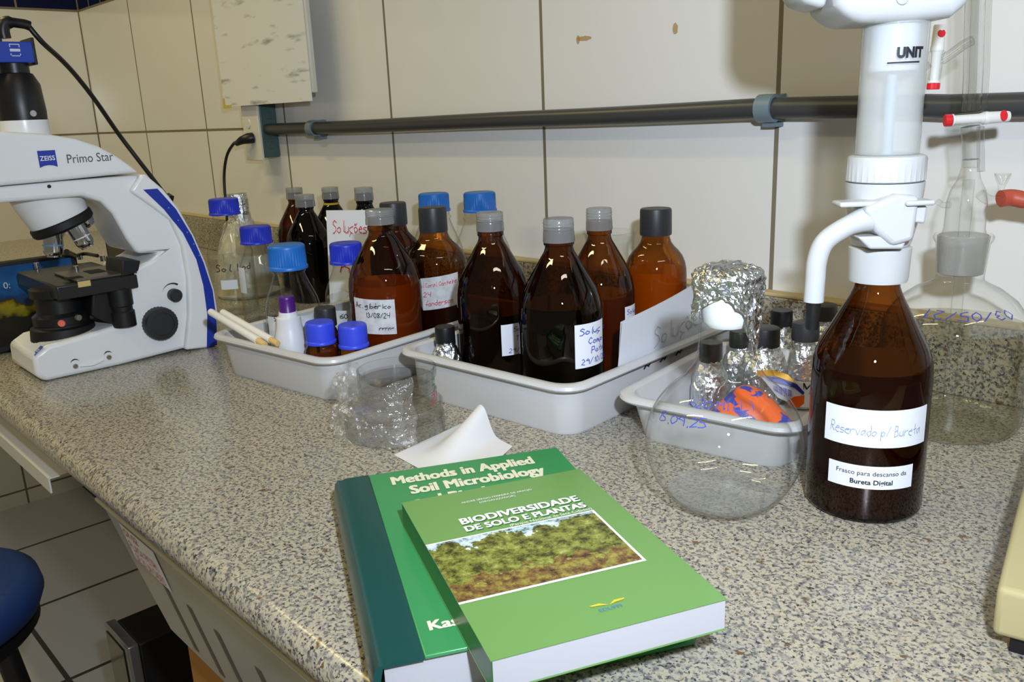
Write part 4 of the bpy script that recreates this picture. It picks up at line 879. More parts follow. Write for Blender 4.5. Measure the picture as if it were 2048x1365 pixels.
# ---------------------------------------------------------------- microscope (its near flank lies in the plane x = XM)
XM = -1.300
MT = thing('microscope', 'white and blue laboratory microscope with black stage and a camera on top, at the left', 'microscope', Vector((XM-0.06, 0.43, CT)))
def mz(x, y, dx=0.0):
    q = atX(x, y, XM); return Vector((XM+dx, q.y, max(q.z, CT+0.0006)))
def mprism(name, poly, d0, d1, m, bevel=None, parent=None, segs=3):
    bm = B(); prism(bm, poly, lambda p: mz(p[0], p[1], d0), lambda p: mz(p[0], p[1], d1)); return part(name, bm, m, parent or MT, True, bevel=bevel, segs=segs)
stand = [(66, 714), (72, 754), (92, 766), (240, 732), (366, 699), (398, 692), (410, 640), (402, 570), (378, 490), (338, 425), (292, 380), (278, 350), (120, 363), (0, 374), (-70, 381), (-70, 409), (0, 407), (165, 393), (202, 404), (226, 428), (254, 478), (275, 508), (322, 505), (300, 522), (262, 540), (262, 600), (262, 640), (232, 652), (180, 668), (95, 692)]
mprism('stand', stand, 0.0, -0.125, INSTR, 0.006)
spine = [(256, 382), (279, 348), (287, 349), (322, 378), (352, 415), (383, 470), (406, 522), (424, 578), (432, 629), (431, 691), (408, 703), (366, 699), (373, 629), (371, 556), (360, 491), (337, 440), (295, 409)]
mprism('spine', spine, 0.010, -0.135, INSTR, 0.004)
strip = [(281, 379), (309, 377), (346, 418), (378, 471), (401, 524), (419, 579), (426, 629), (428, 688), (408, 694), (409, 629), (401, 570), (387, 518), (360, 465), (322, 418)]
sb = mprism('blue_strip', strip, 0.0112, 0.0098, mat('strip_blue', '#1f37a0', 0.35))
bm = B()
for x, y in ((331, 415), (350, 440), (368, 464), (381, 487), (392, 510)):
    lathe(bm, [(0, 0.0006), (0.0011, 0.0006), (0.0011, 0), (0, 0)], 10, axisM(mz(x, y, 0.0115), (1, 0, 0)))
part('indicator_dot', bm, mat('pale_blue_light', '#6f86d8', 0.4), sb, True)
head = [(-90, 262), (0, 263), (60, 266), (100, 269), (150, 277), (195, 292), (232, 312), (262, 333), (277, 345), (120, 361), (0, 372), (-90, 380)]
mprism('head', head, 0.004, -0.120, INSTR, 0.014, segs=5)
mpl = lambda off: (lambda x, y: mz(x, y, off))
pl = lambda px_, py_, off=0.0046: (lambda u, v: mz(px_, py_, off)+Vector((0, u, v)))
lettering('name_print', [('print', 'Primo Star', 0.0125, 0.0, 0.0, {'fit': 0.0625})], pl(132, 327), mat('grey_print', '#4a4c52', 0.5), MT, True)
LB = mat('logo_blue', '#2136a4', 0.4)
def logo(a, s, ox=0.0046, face=None):
    f = face or pl(*a, ox); bm = B()
    pts = [(0, 0), (0, s), (s, s), (s, 0), (s*0.75, s*0.10), (s*0.5, s*0.13), (s*0.25, s*0.10)]
    vs = [bm.verts.new(f(u, v)) for u, v in pts]; bm.faces.new(vs)
    o = part('logo_plate', bm, LB, MT, True, smooth=0)
    g = face or pl(*a, ox+0.0006)
    f2 = (lambda u, v: f(u, v)+Vector((0.0003, 0, 0.0003)))
    lettering('lettering', [('print', 'ZEISS', s*0.28, s*0.08, s*0.40, {'fit': s*0.84, 'bold': 0.0001})], f2, WPRINT, o, True)
logo((78, 336), 0.0225)
# head tube, adapter and camera
ax_p = on(55, 262, 0.0); cz = atX(50, 255, XM-0.055)
hc = Vector((XM-0.055, cz.y, 0))
zat = lambda y, x=50: atX(x, y, XM-0.055).z
def mlathe(name, prof, m, seg=40, mod=None, parent=None, smooth=35):
    bm = B(); lathe(bm, prof, seg, Matrix.Translation((hc.x, hc.y, 0)), mod); return part(name, bm, m, parent or MT, True, smooth=smooth)
# the tube leans a little with the picture; its axis stays upright in the room
zc0, zc1, zc2, zc3, zc4, zc5 = zat(270), zat(241, 46), zat(170, 38), zat(150, 33), zat(128, 28), zat(86, 22)
mlathe('photo_tube', [(0.033, zc0-0.006), (0.031, zc0), (0.0305, zc1), (0, zc1)], INSTR)
ad = mlathe('camera_adapter', [(0.030, zc1+0.0002), (0.0305, zc1+0.012), (0.0285, zc2), (0.0215, zc3+0.001), (0.0185, zc3+0.002), (0.0185, zc4), (0, zc4)], BLACK)
bm = B(); q = atX(68, 227, XM-0.028); lathe(bm, [(0, 0.003), (0.0042, 0.003), (0.0042, 0), (0, 0)], 20, axisM(Vector((hc.x+0.0275, q.y-0.002, q.z)), (1, 0.1, 0))); part('clamp_screw', bm, CHROME, ad, True)
cb = B(); cw = 0.020; zt_ = zc5
box(cb, hc.x-0.030, hc.x+0.022, hc.y-0.058, hc.y+0.0215, zc4+0.0005, zc5); cbo = part('camera_body', cb, mat('camera_blue', '#2440a8', 0.35), MT, True, bevel=0.0012)
bm = B(); box(bm, hc.x-0.032, hc.x+0.0205, hc.y+0.0216, hc.y+0.0255, zc4-0.002, zc5+0.006); part('camera_back_plate', bm, BLACK, cbo, True, bevel=0.0008)
bm = B()
for k in range(3): box(bm, hc.x-0.012+k*0.011, hc.x-0.008+k*0.011, hc.y-0.045, hc.y-0.012, zc5, zc5+0.005)
part('camera_fin', bm, BLACK, cbo, True)
fcb = lambda u, v: Vector((hc.x+0.0226, hc.y-0.007+u, zc4+v))
bm = B()
for (u0, u1, v0, v1) in ((0.0, 0.0125, 0.0145, 0.018), (0.0, 0.0125, 0.0085, 0.0095), (0.0, 0.001, 0.0085, 0.012), (0.0115, 0.0125, 0.0085, 0.012), (0.0, 0.001, 0.0200, 0.0232), (0.0115, 0.0125, 0.0200, 0.0232), (0.0, 0.0125, 0.0232, 0.0242)):
    bm.faces.new([bm.verts.new(fcb(u, v)) for u, v in ((u0, v0), (u1, v0), (u1, v1), (u0, v1))])
part('camera_mark', bm, mat('camera_print', '#c8d0e6', 0.4), cbo, True, smooth=0)
bm = B(); bm.faces.new([bm.verts.new(fcb(u, v)) for u, v in ((-0.0165, 0.0005), (-0.0158, 0.0005), (-0.0168, 0.036), (-0.0175, 0.036))]); part('camera_line', bm, mat('camera_print', '#c8d0e6', 0.4), cbo, True, smooth=0)
# nosepiece
XN = XM-0.058
nq = lambda x, y, dx=0.0: (lambda q: Vector((XN+dx, q.y, q.z)))(atX(x, y, XN))
na = nq(92, 392); nb = nq(112, 436); nd = (nb-na).normalized(); nd = (nd+Vector((0.05, 0.10, 0))).normalized(); pxm = (nq(110, 400)-nq(10, 400)).length/100
bm = B(); lathe(bm, [(0.046, -0.010), (0.0455, 0.006), (0.0425, 0.030), (0.0415, 0.036), (0, 0.036)], 44, axisM(na, nd)); part('nosepiece', bm, INSTR, MT, True)
bm = B(); lathe(bm, [(0.0425, 0.0362), (0.044, 0.038), (0.044, 0.047), (0.041, 0.050), (0.02, 0.054), (0, 0.054)], 60, axisM(na, nd), lambda i, k: 0.985 if (1 <= i <= 2 and k % 2) else 1.0); turret = part('turret_ring', bm, BLACKM, MT, True, smooth=30)
def objective(p0, p1, r, ring, dx0=0.0, dx1=0.0):
    a, c = nq(*p0, dx0), nq(*p1, dx1); L_ = (c-a).length
    bm = B(); lathe(bm, [(0, 0), (r*1.0, 0), (r*1.0, L_*0.12), (r*0.92, L_*0.14), (r*0.92, L_*0.2), (r*1.0, L_*0.22), (r*1.0, L_*0.80), (r*0.92, L_*0.88), (r*0.72, L_*0.95), (r*0.70, L_), (r*0.35, L_), (0, L_*0.98)], 32, axisM(a, c-a))
    ob = part('objective', bm, CHROME, turret, True, smooth=30)
    if ring:
        bm = B(); lathe(bm, [(r*1.0, L_*0.60), (r*1.03, L_*0.605), (r*1.03, L_*0.635), (r*1.0, L_*0.64)], 32, axisM(a, c-a), cap0=False, cap1=False); part('colour_ring', bm, mat('ring_'+ring[1:], ring, 0.4), ob, True)
    return ob
objective((96, 450), (101, 512), 0.0135, '#4a90c8', 0.016, 0.016)
objective((134, 440), (164, 492), 0.0125, '#d8d8d8', 0.020, 0.026)
objective((122, 440), (126, 478), 0.0105, '#d0b020', -0.020, -0.026)
objective((152, 424), (183, 450), 0.0110, '#c04040', -0.004, -0.004)
# stage
zs_ = atX(112, 574, XM+0.012).z
y0s, y1s = atX(112, 574, XM+0.012).y, atX(272, 536, XM+0.012).y
xl = on(15, 547, zs_-CT).x
bm = B(); box(bm, xl, XM+0.012, y0s, y1s, zs_-0.020, zs_); st_ = part('stage', bm, mat('stage_black', '#222224', 0.32), MT, True, bevel=0.002)
bm = B(); box(bm, XM-0.10, XM+0.004, y0s+0.03, y0s+0.115, zs_+0.0002, zs_+0.0035); part('slide_holder', bm, mat('holder_grey', '#6d6a62', 0.3, 0.6), st_, True, bevel=0.001)
bm = B(); box(bm, XM-0.070, XM-0.035, y0s+0.062, y0s+0.085, zs_+0.0036, zs_+0.0040); box(bm, XM-0.030, XM-0.012, y0s+0.02, y0s+0.045, zs_+0.0036, zs_+0.0040); part('stage_opening', bm, BLACKM, st_, True)
bm = B()
for x, y in ((160, 512), (205, 515), (152, 536), (73, 530)):
    q = on(x, y, zs_-CT+0.006); lathe(bm, [(0, 0.003), (0.004, 0.003), (0.004, -0.006), (0, -0.006)], 16, Matrix.Translation(q))
part('holder_screw', bm, CHROME, st_, True)
bm = B(); a_ = on(133, 504, zs_-CT+0.022); tube(bm, [a_, a_+(on(152, 512, zs_-CT+0.008)-a_)], [0.0045, 0.0035], 14); tube(bm, smooth_path([on(152, 512, zs_-CT+0.008), on(170, 508, zs_-CT+0.008), on(195, 512, zs_-CT+0.008)], 4), 0.003, 10); part('clip_lever', bm, mat('lever_dark', '#2c2a28', 0.35, 0.4), st_, True)
bm = B(); q = mz(150, 568, 0.0122); box(bm, q.x, q.x+0.001, q.y, q.y+0.017, q.z-0.004, q.z+0.004); part('yellow_tag', bm, mat('tag_yellow', '#c8b070', 0.5), st_, True)
mprism('stage_rail', [(240, 520), (276, 521), (272, 540), (258, 548), (240, 552)], 0.010, -0.06, BLACK, 0.001)
# condenser, focus block, lamp collar
cc = mz(140, 610, -0.055)
cl_ = lambda y: atX(140, y, XM-0.055).z
bm = B(); lathe(bm, [(0, cl_(680)), (0.0445, cl_(681)), (0.0450, cl_(672)), (0.043, cl_(648)), (0.038, cl_(645)), (0.036, cl_(640)), (0, cl_(640))], 72, Matrix.Translation((cc.x, cc.y, 0)), lambda i, k: 0.982 if (1 <= i <= 2 and k % 2) else 1.0); part('lamp_collar', bm, BLACKM, MT, True, smooth=30)
bm = B(); lathe(bm, [(0, cl_(641)), (0.038, cl_(640)), (0.038, cl_(625)), (0.031, cl_(618)), (0.031, cl_(590)), (0.036, cl_(586)), (0.036, cl_(570)), (0, cl_(568))], 44, Matrix.Translation((cc.x, cc.y, 0))); cond = part('condenser', bm, BLACK, MT, True)
bm = B(); q = mz(122, 651, 0); lathe(bm, [(0, 0.003), (0.0045, 0.003), (0.0052, 0), (0, 0)], 20, axisM(Vector((cc.x+0.0425, cc.y-0.012, q.z)), (1, -0.25, 0))); part('red_led', bm, mat('red_led', '#e06a5a', 0.4), cond, True)
bm = B(); q = mz(151, 641, 0); lathe(bm, [(0, 0.004), (0.0042, 0.004), (0.0048, 0), (0, 0)], 20, axisM(Vector((cc.x+0.0375, cc.y+0.012, q.z)), (1, 0.2, 0))); part('set_screw', bm, mat('screw_grey', '#9a958c', 0.3, 0.7), cond, True)
mprism('focus_block', [(188, 555), (256, 545), (258, 575), (262, 612), (260, 640), (241, 653), (200, 640), (186, 632)], -0.006, -0.105, BLACK, 0.003)
bm = B(); q = mz(240, 565, -0.003); lathe(bm, [(0, 0.0), (0.0075, 0.0), (0.0075, 0.020), (0, 0.020)], 20, axisM(q+Vector((0, 0, -0.013)), (0, 0, 1))); part('rail_pin', bm, CHROME, MT, True)
bm = B(); q = mz(240, 600, -0.002); lathe(bm, [(0, 0.0), (0.0165, 0.0), (0.0165, 0.022), (0.0145, 0.024), (0.0145, 0.030), (0.0165, 0.032), (0.0165, 0.056), (0.013, 0.060), (0, 0.060)], 28, axisM(q+Vector((0, 0.002, -0.040)), (0, 0, 1))); part('stage_drive_knob', bm, BLACKM, MT, True)
def knob(x, y, r, d, name, ribs=36):
    bm = B(); lathe(bm, [(0, 0), (r, 0), (r, d*0.8), (r*0.93, d), (r*0.70, d*1.02), (r*0.68, d*0.90), (0, d*0.9)], ribs*2, axisM(mz(x, y, 0.0), (1, 0, 0)), lambda i, k: 0.965 if (1 <= i <= 2 and k % 2) else 1.0); return part(name, bm, mat('knob_dark', '#26282a', 0.5), MT, True, smooth=30)
knob(317, 646, 0.0255, 0.016, 'focus_knob', 30)
bm = B(); lathe(bm, [(0, 0), (0.0100, 0), (0.0100, 0.010), (0.0085, 0.012), (0, 0.012)], 28, axisM(mz(347, 590, 0.0), (1, 0, 0))); part('light_knob', bm, mat('knob_dark', '#26282a', 0.5), MT, True)
def arc(name, x, y, r0, r1, a0, a1, m, taper=True):
    bm = B(); n_ = 14; c = mz(x, y, 0.0006)
    for i in range(n_):
        def P_(s, inner):
            a = a0+(a1-a0)*s; wv = (r1-r0)*(s if taper else math.sin(PI*s)); rr = r0 if inner else r0+max(wv, 0.0002); return c+Vector((0, rr*math.cos(a), rr*math.sin(a)))
        bm.faces.new([bm.verts.new(P_(s, k)) for s, k in ((i/n_, True), (i/n_, False), ((i+1)/n_, False), ((i+1)/n_, True))])
    part(name, bm, INKK, MT, True, smooth=0)
arc('dial_print', 344, 588, 0.0150, 0.0180, math.radians(160), math.radians(50), INKK)
arc('screw_print', 151, 730, 0.0072, 0.0090, math.radians(150), math.radians(40), INKK, False); arc('screw_print', 217, 714, 0.0072, 0.0090, math.radians(150), math.radians(40), INKK, False)
for x, y in ((151, 733), (218, 715)):
    bm = B(); lathe(bm, [(0, 0.001), (0.0014, 0.001), (0.0016, 0.0022), (0.0032, 0.0024), (0.0036, 0)], 20, axisM(mz(x, y, 0), (1, 0, 0))); part('cover_screw', bm, mat('screw_grey', '#9a958c', 0.3, 0.7), MT, True)
bm = B(); gpts = smooth_path([mz(160, 732, 0.0002), mz(185, 729, 0.0022), mz(207, 720, 0.0002)], 5); tube(bm, gpts, 0.0020, 10); part('finger_grip', bm, INSTR, MT, True)
lf = mz(72, 722, -0.012); lfu = Vector((-0.93, -0.37, 0)).normalized()
e1, e2 = mz(84, 700, -0.004), mz(68, 718, -0.004)
fr = lambda u, v: (mz(70, 716, -0.003)+Vector((0.0008, -0.0006, 0.002))+(mz(92, 693, -0.003)-mz(70, 716, -0.003))*(v/0.022)*0.92+Vector((1, 0, 0.02))*(u-0.018)*0.6)
logo(None, 0.020, face=fr)
bm = B(); q = mz(98, 373, 0.0045); lathe(bm, [(0, 0.0008), (0.0025, 0.0008), (0.0025, 0), (0, 0)], 14, axisM(Vector((XM+0.0005, q.y, q.z)), (1, 0, 0))); part('head_screw', bm, BLACKM, MT, True)
# camera cable
t = thing('camera_cable', 'black cable arching from the microscope camera down behind the arm', 'cable', Vector((hc.x, hc.y, zc5)))
pts = [Vector((hc.x-0.004, hc.y-0.004, zc5+0.0060)), Vector((hc.x-0.004, hc.y-0.004, zc5+0.018))]
bm = B(); tube(bm, smooth_path([pts[0], pts[1], Vector((hc.x-0.004, hc.y+0.002, zc5+0.0265)), Vector((hc.x-0.004, hc.y+0.022, zc5+0.0255)), Vector((hc.x-0.004, hc.y+0.030, zc5+0.023))], 5), [0.0085]*12+[0.0065]*9, 16); part('plug', bm, BLACK, t, True, smooth=60)
XC = hc.x-0.004; XF = XM-0.170
cp = [Vector((XC, hc.y+0.028, zc5+0.0235))]+[(lambda q: q)(atX(x, y, XC+(XF-XC)*min(i/4, 1))) for i, (x, y) in enumerate([(85, 85), (120, 117), (150, 149), (190, 200), (235, 265), (275, 318), (312, 366), (335, 398), (345, 430), (338, 520), (352, 600)])]
cp.append(Vector((cp[-1].x, cp[-1].y+0.01, CT+0.004)))
bm = B(); tube(bm, smooth_path(cp, 5), 0.0036, 12); part('cord', bm, BLACK, t, True, smooth=60)
bm = B(); q = atX(336, 400, cp[-4].x); lathe(bm, [(0, -0.012), (0.008, -0.012), (0.009, 0.008), (0, 0.012)], 16, axisM(q, (0, 0.3, 1))); part('ferrite', bm, BLACK, t, True)
# ---------------------------------------------------------------- screen and dark case at the far left
XS = -1.53
yA, yB = 0.252, atX(150, 640, XS).y+0.02
zT = atX(105, 513, XS).z
t = thing('monitor', 'low black monitor with a blue and yellow picture, behind the microscope', 'monitor', Vector((XS, 0.34, CT)))
bm = B(); box(bm, XS-0.025, XS, yA, yB, CT+0.001, zT); part('case', bm, BLACKM, t, True, bevel=0.003)
def scr():
    m, n, l = nodes_of('screen_picture'); b = n['Principled BSDF']; tc = n.new('ShaderNodeTexCoord'); sp_ = n.new('ShaderNodeSeparateXYZ'); l.new(tc.outputs['Generated'], sp_.inputs[0])
    x = n.new('ShaderNodeTexNoise'); x.inputs['Scale'].default_value = 5; x.inputs['Detail'].default_value = 5; l.new(tc.outputs['Generated'], x.inputs['Vector'])
    a = n.new('ShaderNodeMath'); a.operation = 'ADD'; l.new(sp_.outputs['Z'], a.inputs[0])
    mlt = n.new('ShaderNodeMath'); mlt.operation = 'MULTIPLY_ADD'; l.new(x.outputs['Fac'], mlt.inputs[0]); mlt.inputs[1].default_value = 0.5; mlt.inputs[2].default_value = -0.25; l.new(mlt.outputs[0], a.inputs[1])
    r = n.new('ShaderNodeValToRGB'); e = r.color_ramp.elements
    for i, (p, c) in enumerate([(0.0, '#16161a'), (0.34, '#1c1a14'), (0.40, '#6b6414'), (0.50, '#8a7c1c'), (0.56, '#3a3218'), (0.62, '#1c3c66'), (0.78, '#2c6094'), (1.0, '#224a80')]):
        q = e[i] if i < 2 else e.new(p)
        q.position = p; q.color = (*srgb(c), 1)
    l.new(a.outputs[0], r.inputs['Fac']); l.new(r.outputs['Color'], b.inputs['Base Color']); b.inputs['Roughness'].default_value = 0.2
    l.new(r.outputs['Color'], b.inputs['Emission Color']); b.inputs['Emission Strength'].default_value = 0.05
    return m
zb = atX(50, 694, XS).z
bm = B(); box(bm, XS+0.0002, XS+0.001, yA+0.010, yB-0.010, max(zb, CT+0.012), zT-0.006); scn = part('screen', bm, scr(), t, True, smooth=0)
q = atX(7, 578, XS)
lettering('clock_digits', [('print', '0:', 0.0105, 0, 0, {})], lambda u, v: Vector((XS+0.0015, q.y+u, q.z+v)), mat('screen_white', '#c4d2de', 0.4), scn, True)
t = thing('dark_case', 'dark brown case standing in the corner behind the microscope arm', 'case', V(-2.6, 0.9, 0))
ca, cb_ = atY(209, 470, 0.70), atY(360, 470, 0.70)
zc_ = atY(215, 415, 0.70).z
bm = B(); box(bm, ca.x, atY(322, 470, 0.76).x, 0.70, 0.76, CT+0.001, zc_); part('case_body', bm, mat('dark_brown_casing', '#3a332c', 0.5), t, True, bevel=0.006)
bm = B(); box(bm, ca.x-0.012, ca.x-0.0002, 0.702, 0.76, CT+0.001, zc_); part('side_panel', bm, BLACKM, t, True, bevel=0.003)
# ---------------------------------------------------------------- on the wall
bw = YW-0.066
def wl_(x, y, Y=None): return atY(x, y, Y or bw)
t = thing('notice_board', 'white plastic covered panel with faint smudges on the wall above the socket box', 'board', atY(535, 100, YW))
pl_ = [wl_(443, 214), wl_(622, 203), wl_(610, -60), wl_(427, -60)]
x0, x1 = (pl_[0].x+pl_[3].x)/2, (pl_[1].x+pl_[2].x)/2; zb0, zb1 = (pl_[0].z+pl_[1].z)/2, pl_[2].z+0.05
bm = B(); box(bm, x0, x1, bw, bw+0.012, zb0+0.016, zb1); part('panel', bm, mat('panel_white', '#c9c9c0', 0.35), t, True, bevel=0.003)
bm = B(); box(bm, x0-0.004, x1-0.006, bw-0.0022, bw-0.0004, zb0, zb1)
def smudge():
    m, n, l = nodes_of('smudged_sheet'); b = n['Principled BSDF']; tc = n.new('ShaderNodeTexCoord'); mp_ = n.new('ShaderNodeMapping'); mp_.inputs['Scale'].default_value = (9, 9, 42); l.new(tc.outputs['Object'], mp_.inputs['Vector'])
    x = n.new('ShaderNodeTexNoise'); x.inputs['Scale'].default_value = 1.2; x.inputs['Detail'].default_value = 6; l.new(mp_.outputs[0], x.inputs['Vector'])
    r = n.new('ShaderNodeValToRGB'); r.color_ramp.elements[0].position = 0.585; r.color_ramp.elements[1].position = 0.72; r.color_ramp.elements[0].color = (*srgb('#dfe3e8'), 1); r.color_ramp.elements[1].color = (*srgb('#8c8e94'), 1)
    l.new(x.outputs['Fac'], r.inputs['Fac']); l.new(r.outputs['Color'], b.inputs['Base Color']); b.inputs['Roughness'].default_value = 0.3
    return m
part('plastic_sheet', bm, smudge(), t, True)
bm = B(); box(bm, x0-0.006, x0+0.004, bw-0.0032, bw-0.0023, zb0-0.004, zb0+0.020); box(bm, x0+0.004, x0+0.035, bw-0.0032, bw-0.0023, zb0-0.004, zb0+0.004); part('yellow_tape', bm, mat('yellow_tape', '#c8b560', 0.5), t, True)
for xx in (x0+0.05, x0+0.11):
    bm = B(); box(bm, xx, xx+0.025, bw+0.0121, YW-0.0003, zb0+0.08, zb0+0.12); part('wall_spacer', bm, mat('panel_white', '#c9c9c0', 0.35), t, True)
# socket box
sf = YW-0.050
sa, sb2 = atY(481, 214, sf), atY(526, 320, sf)
t = thing('socket_box', 'green conduit box with a white cover plate under the white panel', 'socket', atY(505, 265, YW))
zl, zh = sb2.z-0.002, zb0+0.010
TEALB = mat('box_teal', '#405a58', 0.4)
bm = B(); box(bm, sa.x+0.012, sb2.x-0.003, sf+0.006, YW-0.0005, zl+0.006, zh-0.004); gb_ = part('box_body', bm, TEALB, t, True, bevel=0.004)
bm = B(); box(bm, sa.x+0.004, sb2.x, sf-0.002, sf+0.0055, zl, zh); part('cover_plate', bm, mat('plate_white', '#d8d8d0', 0.3), t, True, bevel=0.002)
q = atY(497, 248, sf-0.002); bm = B(); lathe(bm, [(0, 0.002), (0.010, 0.002), (0.0115, 0), (0, 0)], 28, axisM(q, (0, -1, 0))); part('blank_cap', bm, mat('plate_white', '#d8d8d0', 0.3), t, True)
for dz_ in (0.035, -0.035):
    bm = B(); q2 = Vector((sb2.x-0.0029, sf+0.028, (zl+zh)/2+dz_)); lathe(bm, [(0, 0.001), (0.008, 0.001), (0.009, 0), (0, 0)], 24, axisM(q2, (1, 0, 0))); part('knockout', bm, TEALB, gb_, True)
# conduit
YC = YW-0.026
ps = [atY(x, y, YC) for x, y in ((1000, 240), (1530, 218), (1290, 229), (700, 254))]
zc = ps[0].z
t = thing('conduit_pipe', 'thick dark grey conduit pipe running along the tiled wall', 'pipe', Vector((-1.0, YC, zc)))
pts = [Vector((sb2.x-0.002, YC, atY(560, 258, YC).z))]+[atY(x, y, YC) for x, y in ((700, 254), (850, 247), (1000, 240), (1150, 234.5), (1290, 228.5), (1420, 222), (1530, 217), (1700, 214), (1850, 212), (2048, 210))]
pts = [Vector((p_.x, YC, p_.z)) for p_ in pts]+[Vector((0.35, YC, pts[-1].z-0.001)), Vector((1.2, YC, pts[-1].z-0.003))]
bm = B(); tube(bm, smooth_path(pts, 3), 0.0132, 28); part('pipe', bm, mat('conduit_grey', '#3d3e3f', 0.35), t, True, smooth=60)
CLG = mat('clamp_grey', '#6d7f88', 0.4)
for (x, y, lab) in ((1535, 217, 'grey plastic clip holding the conduit at the right, on a grout line'), (628, 257, 'grey plastic clip holding the conduit next to the socket box')):
    c = atY(x, y, YC); t = thing('conduit_clip', lab, 'clip', Vector((c.x, YW, c.z)), 'conduit clips on the wall')
    bm = B(); po = []; n_ = 18
    for k in range(n_+1): a = math.radians(50-280*k/n_); po.append((0.0165*math.cos(a+PI/2*0), 0.0165*math.sin(a)))
    # horseshoe section in the y/z plane, open towards the viewer's right-hand end of the wall side
    out_ = [(0.0178*math.cos(math.radians(a)), 0.0178*math.sin(math.radians(a))) for a in range(60, 301, 15)]
    inn = [(0.0136*math.cos(math.radians(a)), 0.0136*math.sin(math.radians(a))) for a in range(300, 59, -15)]
    pr2 = out_+[(0.0255, -0.0178), (0.0255, -0.0125), (0.012, -0.0125)]+inn[1:-1]+[(0.012, 0.0125), (0.0255, 0.0125), (0.0255, 0.0178)]
    prism(bm, pr2, lambda p_: Vector((c.x-0.011, c.y+p_[0], c.z+p_[1])), lambda p_: Vector((c.x+0.011, c.y+p_[0], c.z+p_[1]))); part('clip_body', bm, CLG, t, True)
    bm = B(); box(bm, c.x-0.009, c.x+0.009, c.y+0.004, c.y+0.0255, c.z-0.0235, c.z-0.0181); part('clip_foot', bm, CLG, t, True)
# plug with its cord
q = atY(497, 277, sf-0.012); t = thing('plug_cord', 'black plug in the socket plate with a cord hanging behind the clear bottle', 'cord', q)
bm = B(); tube(bm, [Vector((q.x+0.004, sf-0.0025, q.z+0.001)), Vector((q.x+0.002, sf-0.014, q.z)), Vector((q.x-0.012, sf-0.024, q.z-0.004)), Vector((q.x-0.035, sf-0.026, q.z-0.011))], [0.0125, 0.0125, 0.0095, 0.0065], 18); part('plug', bm, BLACK, t, True, smooth=60)
bm = B(); cp2 = [Vector((q.x-0.033, sf-0.026, q.z-0.010))]+[atY(x, y, sf-0.026-0.02*i/5) for i, (x, y) in enumerate(((468, 287), (455, 308), (449, 340), (449, 375), (453, 420), (458, 500)))]
cp2.append(Vector((cp2[-1].x+0.01, cp2[-1].y, CT+0.005))); tube(bm, smooth_path(cp2, 5), 0.0036, 12); part('cord', bm, BLACK, t, True, smooth=60)
# ---------------------------------------------------------------- below the worktop
BINM = glass('bin_plastic', (0.88, 0.88, 0.86), (0.45, 0.45, 0.44), rough=0.25, f0=0.05, frost=0.84, frost_col=(0.94, 0.93, 0.90))
t = thing('storage_bin', 'cloudy plastic storage bin with a red lettered label under the worktop edge', 'bin', V(-0.55, 0.40, -0.215))
bx0, bx1 = -0.945, -0.20
bm = B(); a_ = [(bx0, 0.252, -0.051), (bx1, 0.252, -0.051), (bx1, 0.60, -0.051), (bx0, 0.60, -0.051)]; b__ = [(bx0+0.045, 0.290, -0.2145), (bx1-0.04, 0.290, -0.2145), (bx1-0.04, 0.57, -0.2145), (bx0+0.045, 0.57, -0.2145)]
va = [bm.verts.new(V(*p_)) for p_ in a_]; vb = [bm.verts.new(V(*p_)) for p_ in b__]
bm.faces.new(vb)
for k in range(4): bm.faces.new((va[k], va[(k+1) % 4], vb[(k+1) % 4], vb[k]))
part('bin_body', bm, BINM, t, True, bevel=0.012)
bm = B(); box(bm, bx0-0.004, bx1+0.004, 0.2485, 0.604, CT-0.0505, CT-0.0455); part('bin_lid', bm, mat('lid_plastic', '#a9a796', 0.4), t, True, bevel=0.003)
def binf(u, v): # front face of the bin: u along x, v down
    s = v/0.1635; return V(bx0+0.02+u, 0.252+0.038*s-0.0012, -0.051-v)
for u in (0.10, 0.16, 0.22, 0.30, 0.38, 0.46):
    bm = B(); vs = [binf(u, 0.055), binf(u+0.012, 0.055), binf(u+0.020, 0.140), binf(u+0.008, 0.140)]; bm.faces.new([bm.verts.new(p_+Vector((0, 0.0007, 0))) for p_ in vs])
    part('bin_flute', bm, mat('flute_grey', '#5f5a52', 0.5), t, True, smooth=0)
bm = B(); bm.faces.new([bm.verts.new(binf(u, v)) for u, v in ((0.036, 0.006), (0.036, 0.052), (0.128, 0.056), (0.128, 0.006))][::-1]); lb = part('bin_label', bm, PAPER, t, True, smooth=0)
lettering('lettering', [('hand', 'CX 02', 0.009, 0.042, -0.019, {'w': 0.0012, 'jit': 0.15}), ('hand', 'PLACA PETRI', 0.010, 0.042, -0.036, {'w': 0.0012, 'fit': 0.078, 'jit': 0.15}), ('hand', 'DE 20 UNIDADES', 0.010, 0.046, -0.051, {'w': 0.0012, 'fit': 0.076, 'jit': 0.15})], lambda u, v: binf(u, -v)+Vector((0, -0.0006, 0)), INKR, lb, True)
t = thing('cardboard_box', 'brown cardboard box on the floor below the plastic bin', 'box', Vector((-0.5, 0.47, 0)))
bm = B(); box(bm, -0.93, -0.28, 0.315, 0.70, 0.0005, CT-0.2155); part('carton', bm, mat('cardboard', '#a9783e', 0.8), t, True, bevel=0.003)
bm = B(); box(bm, -0.93, -0.28, 0.313, 0.3148, CT-0.40, CT-0.34); part('parcel_tape', bm, mat('parcel_tape', '#8d6230', 0.3), t, True)
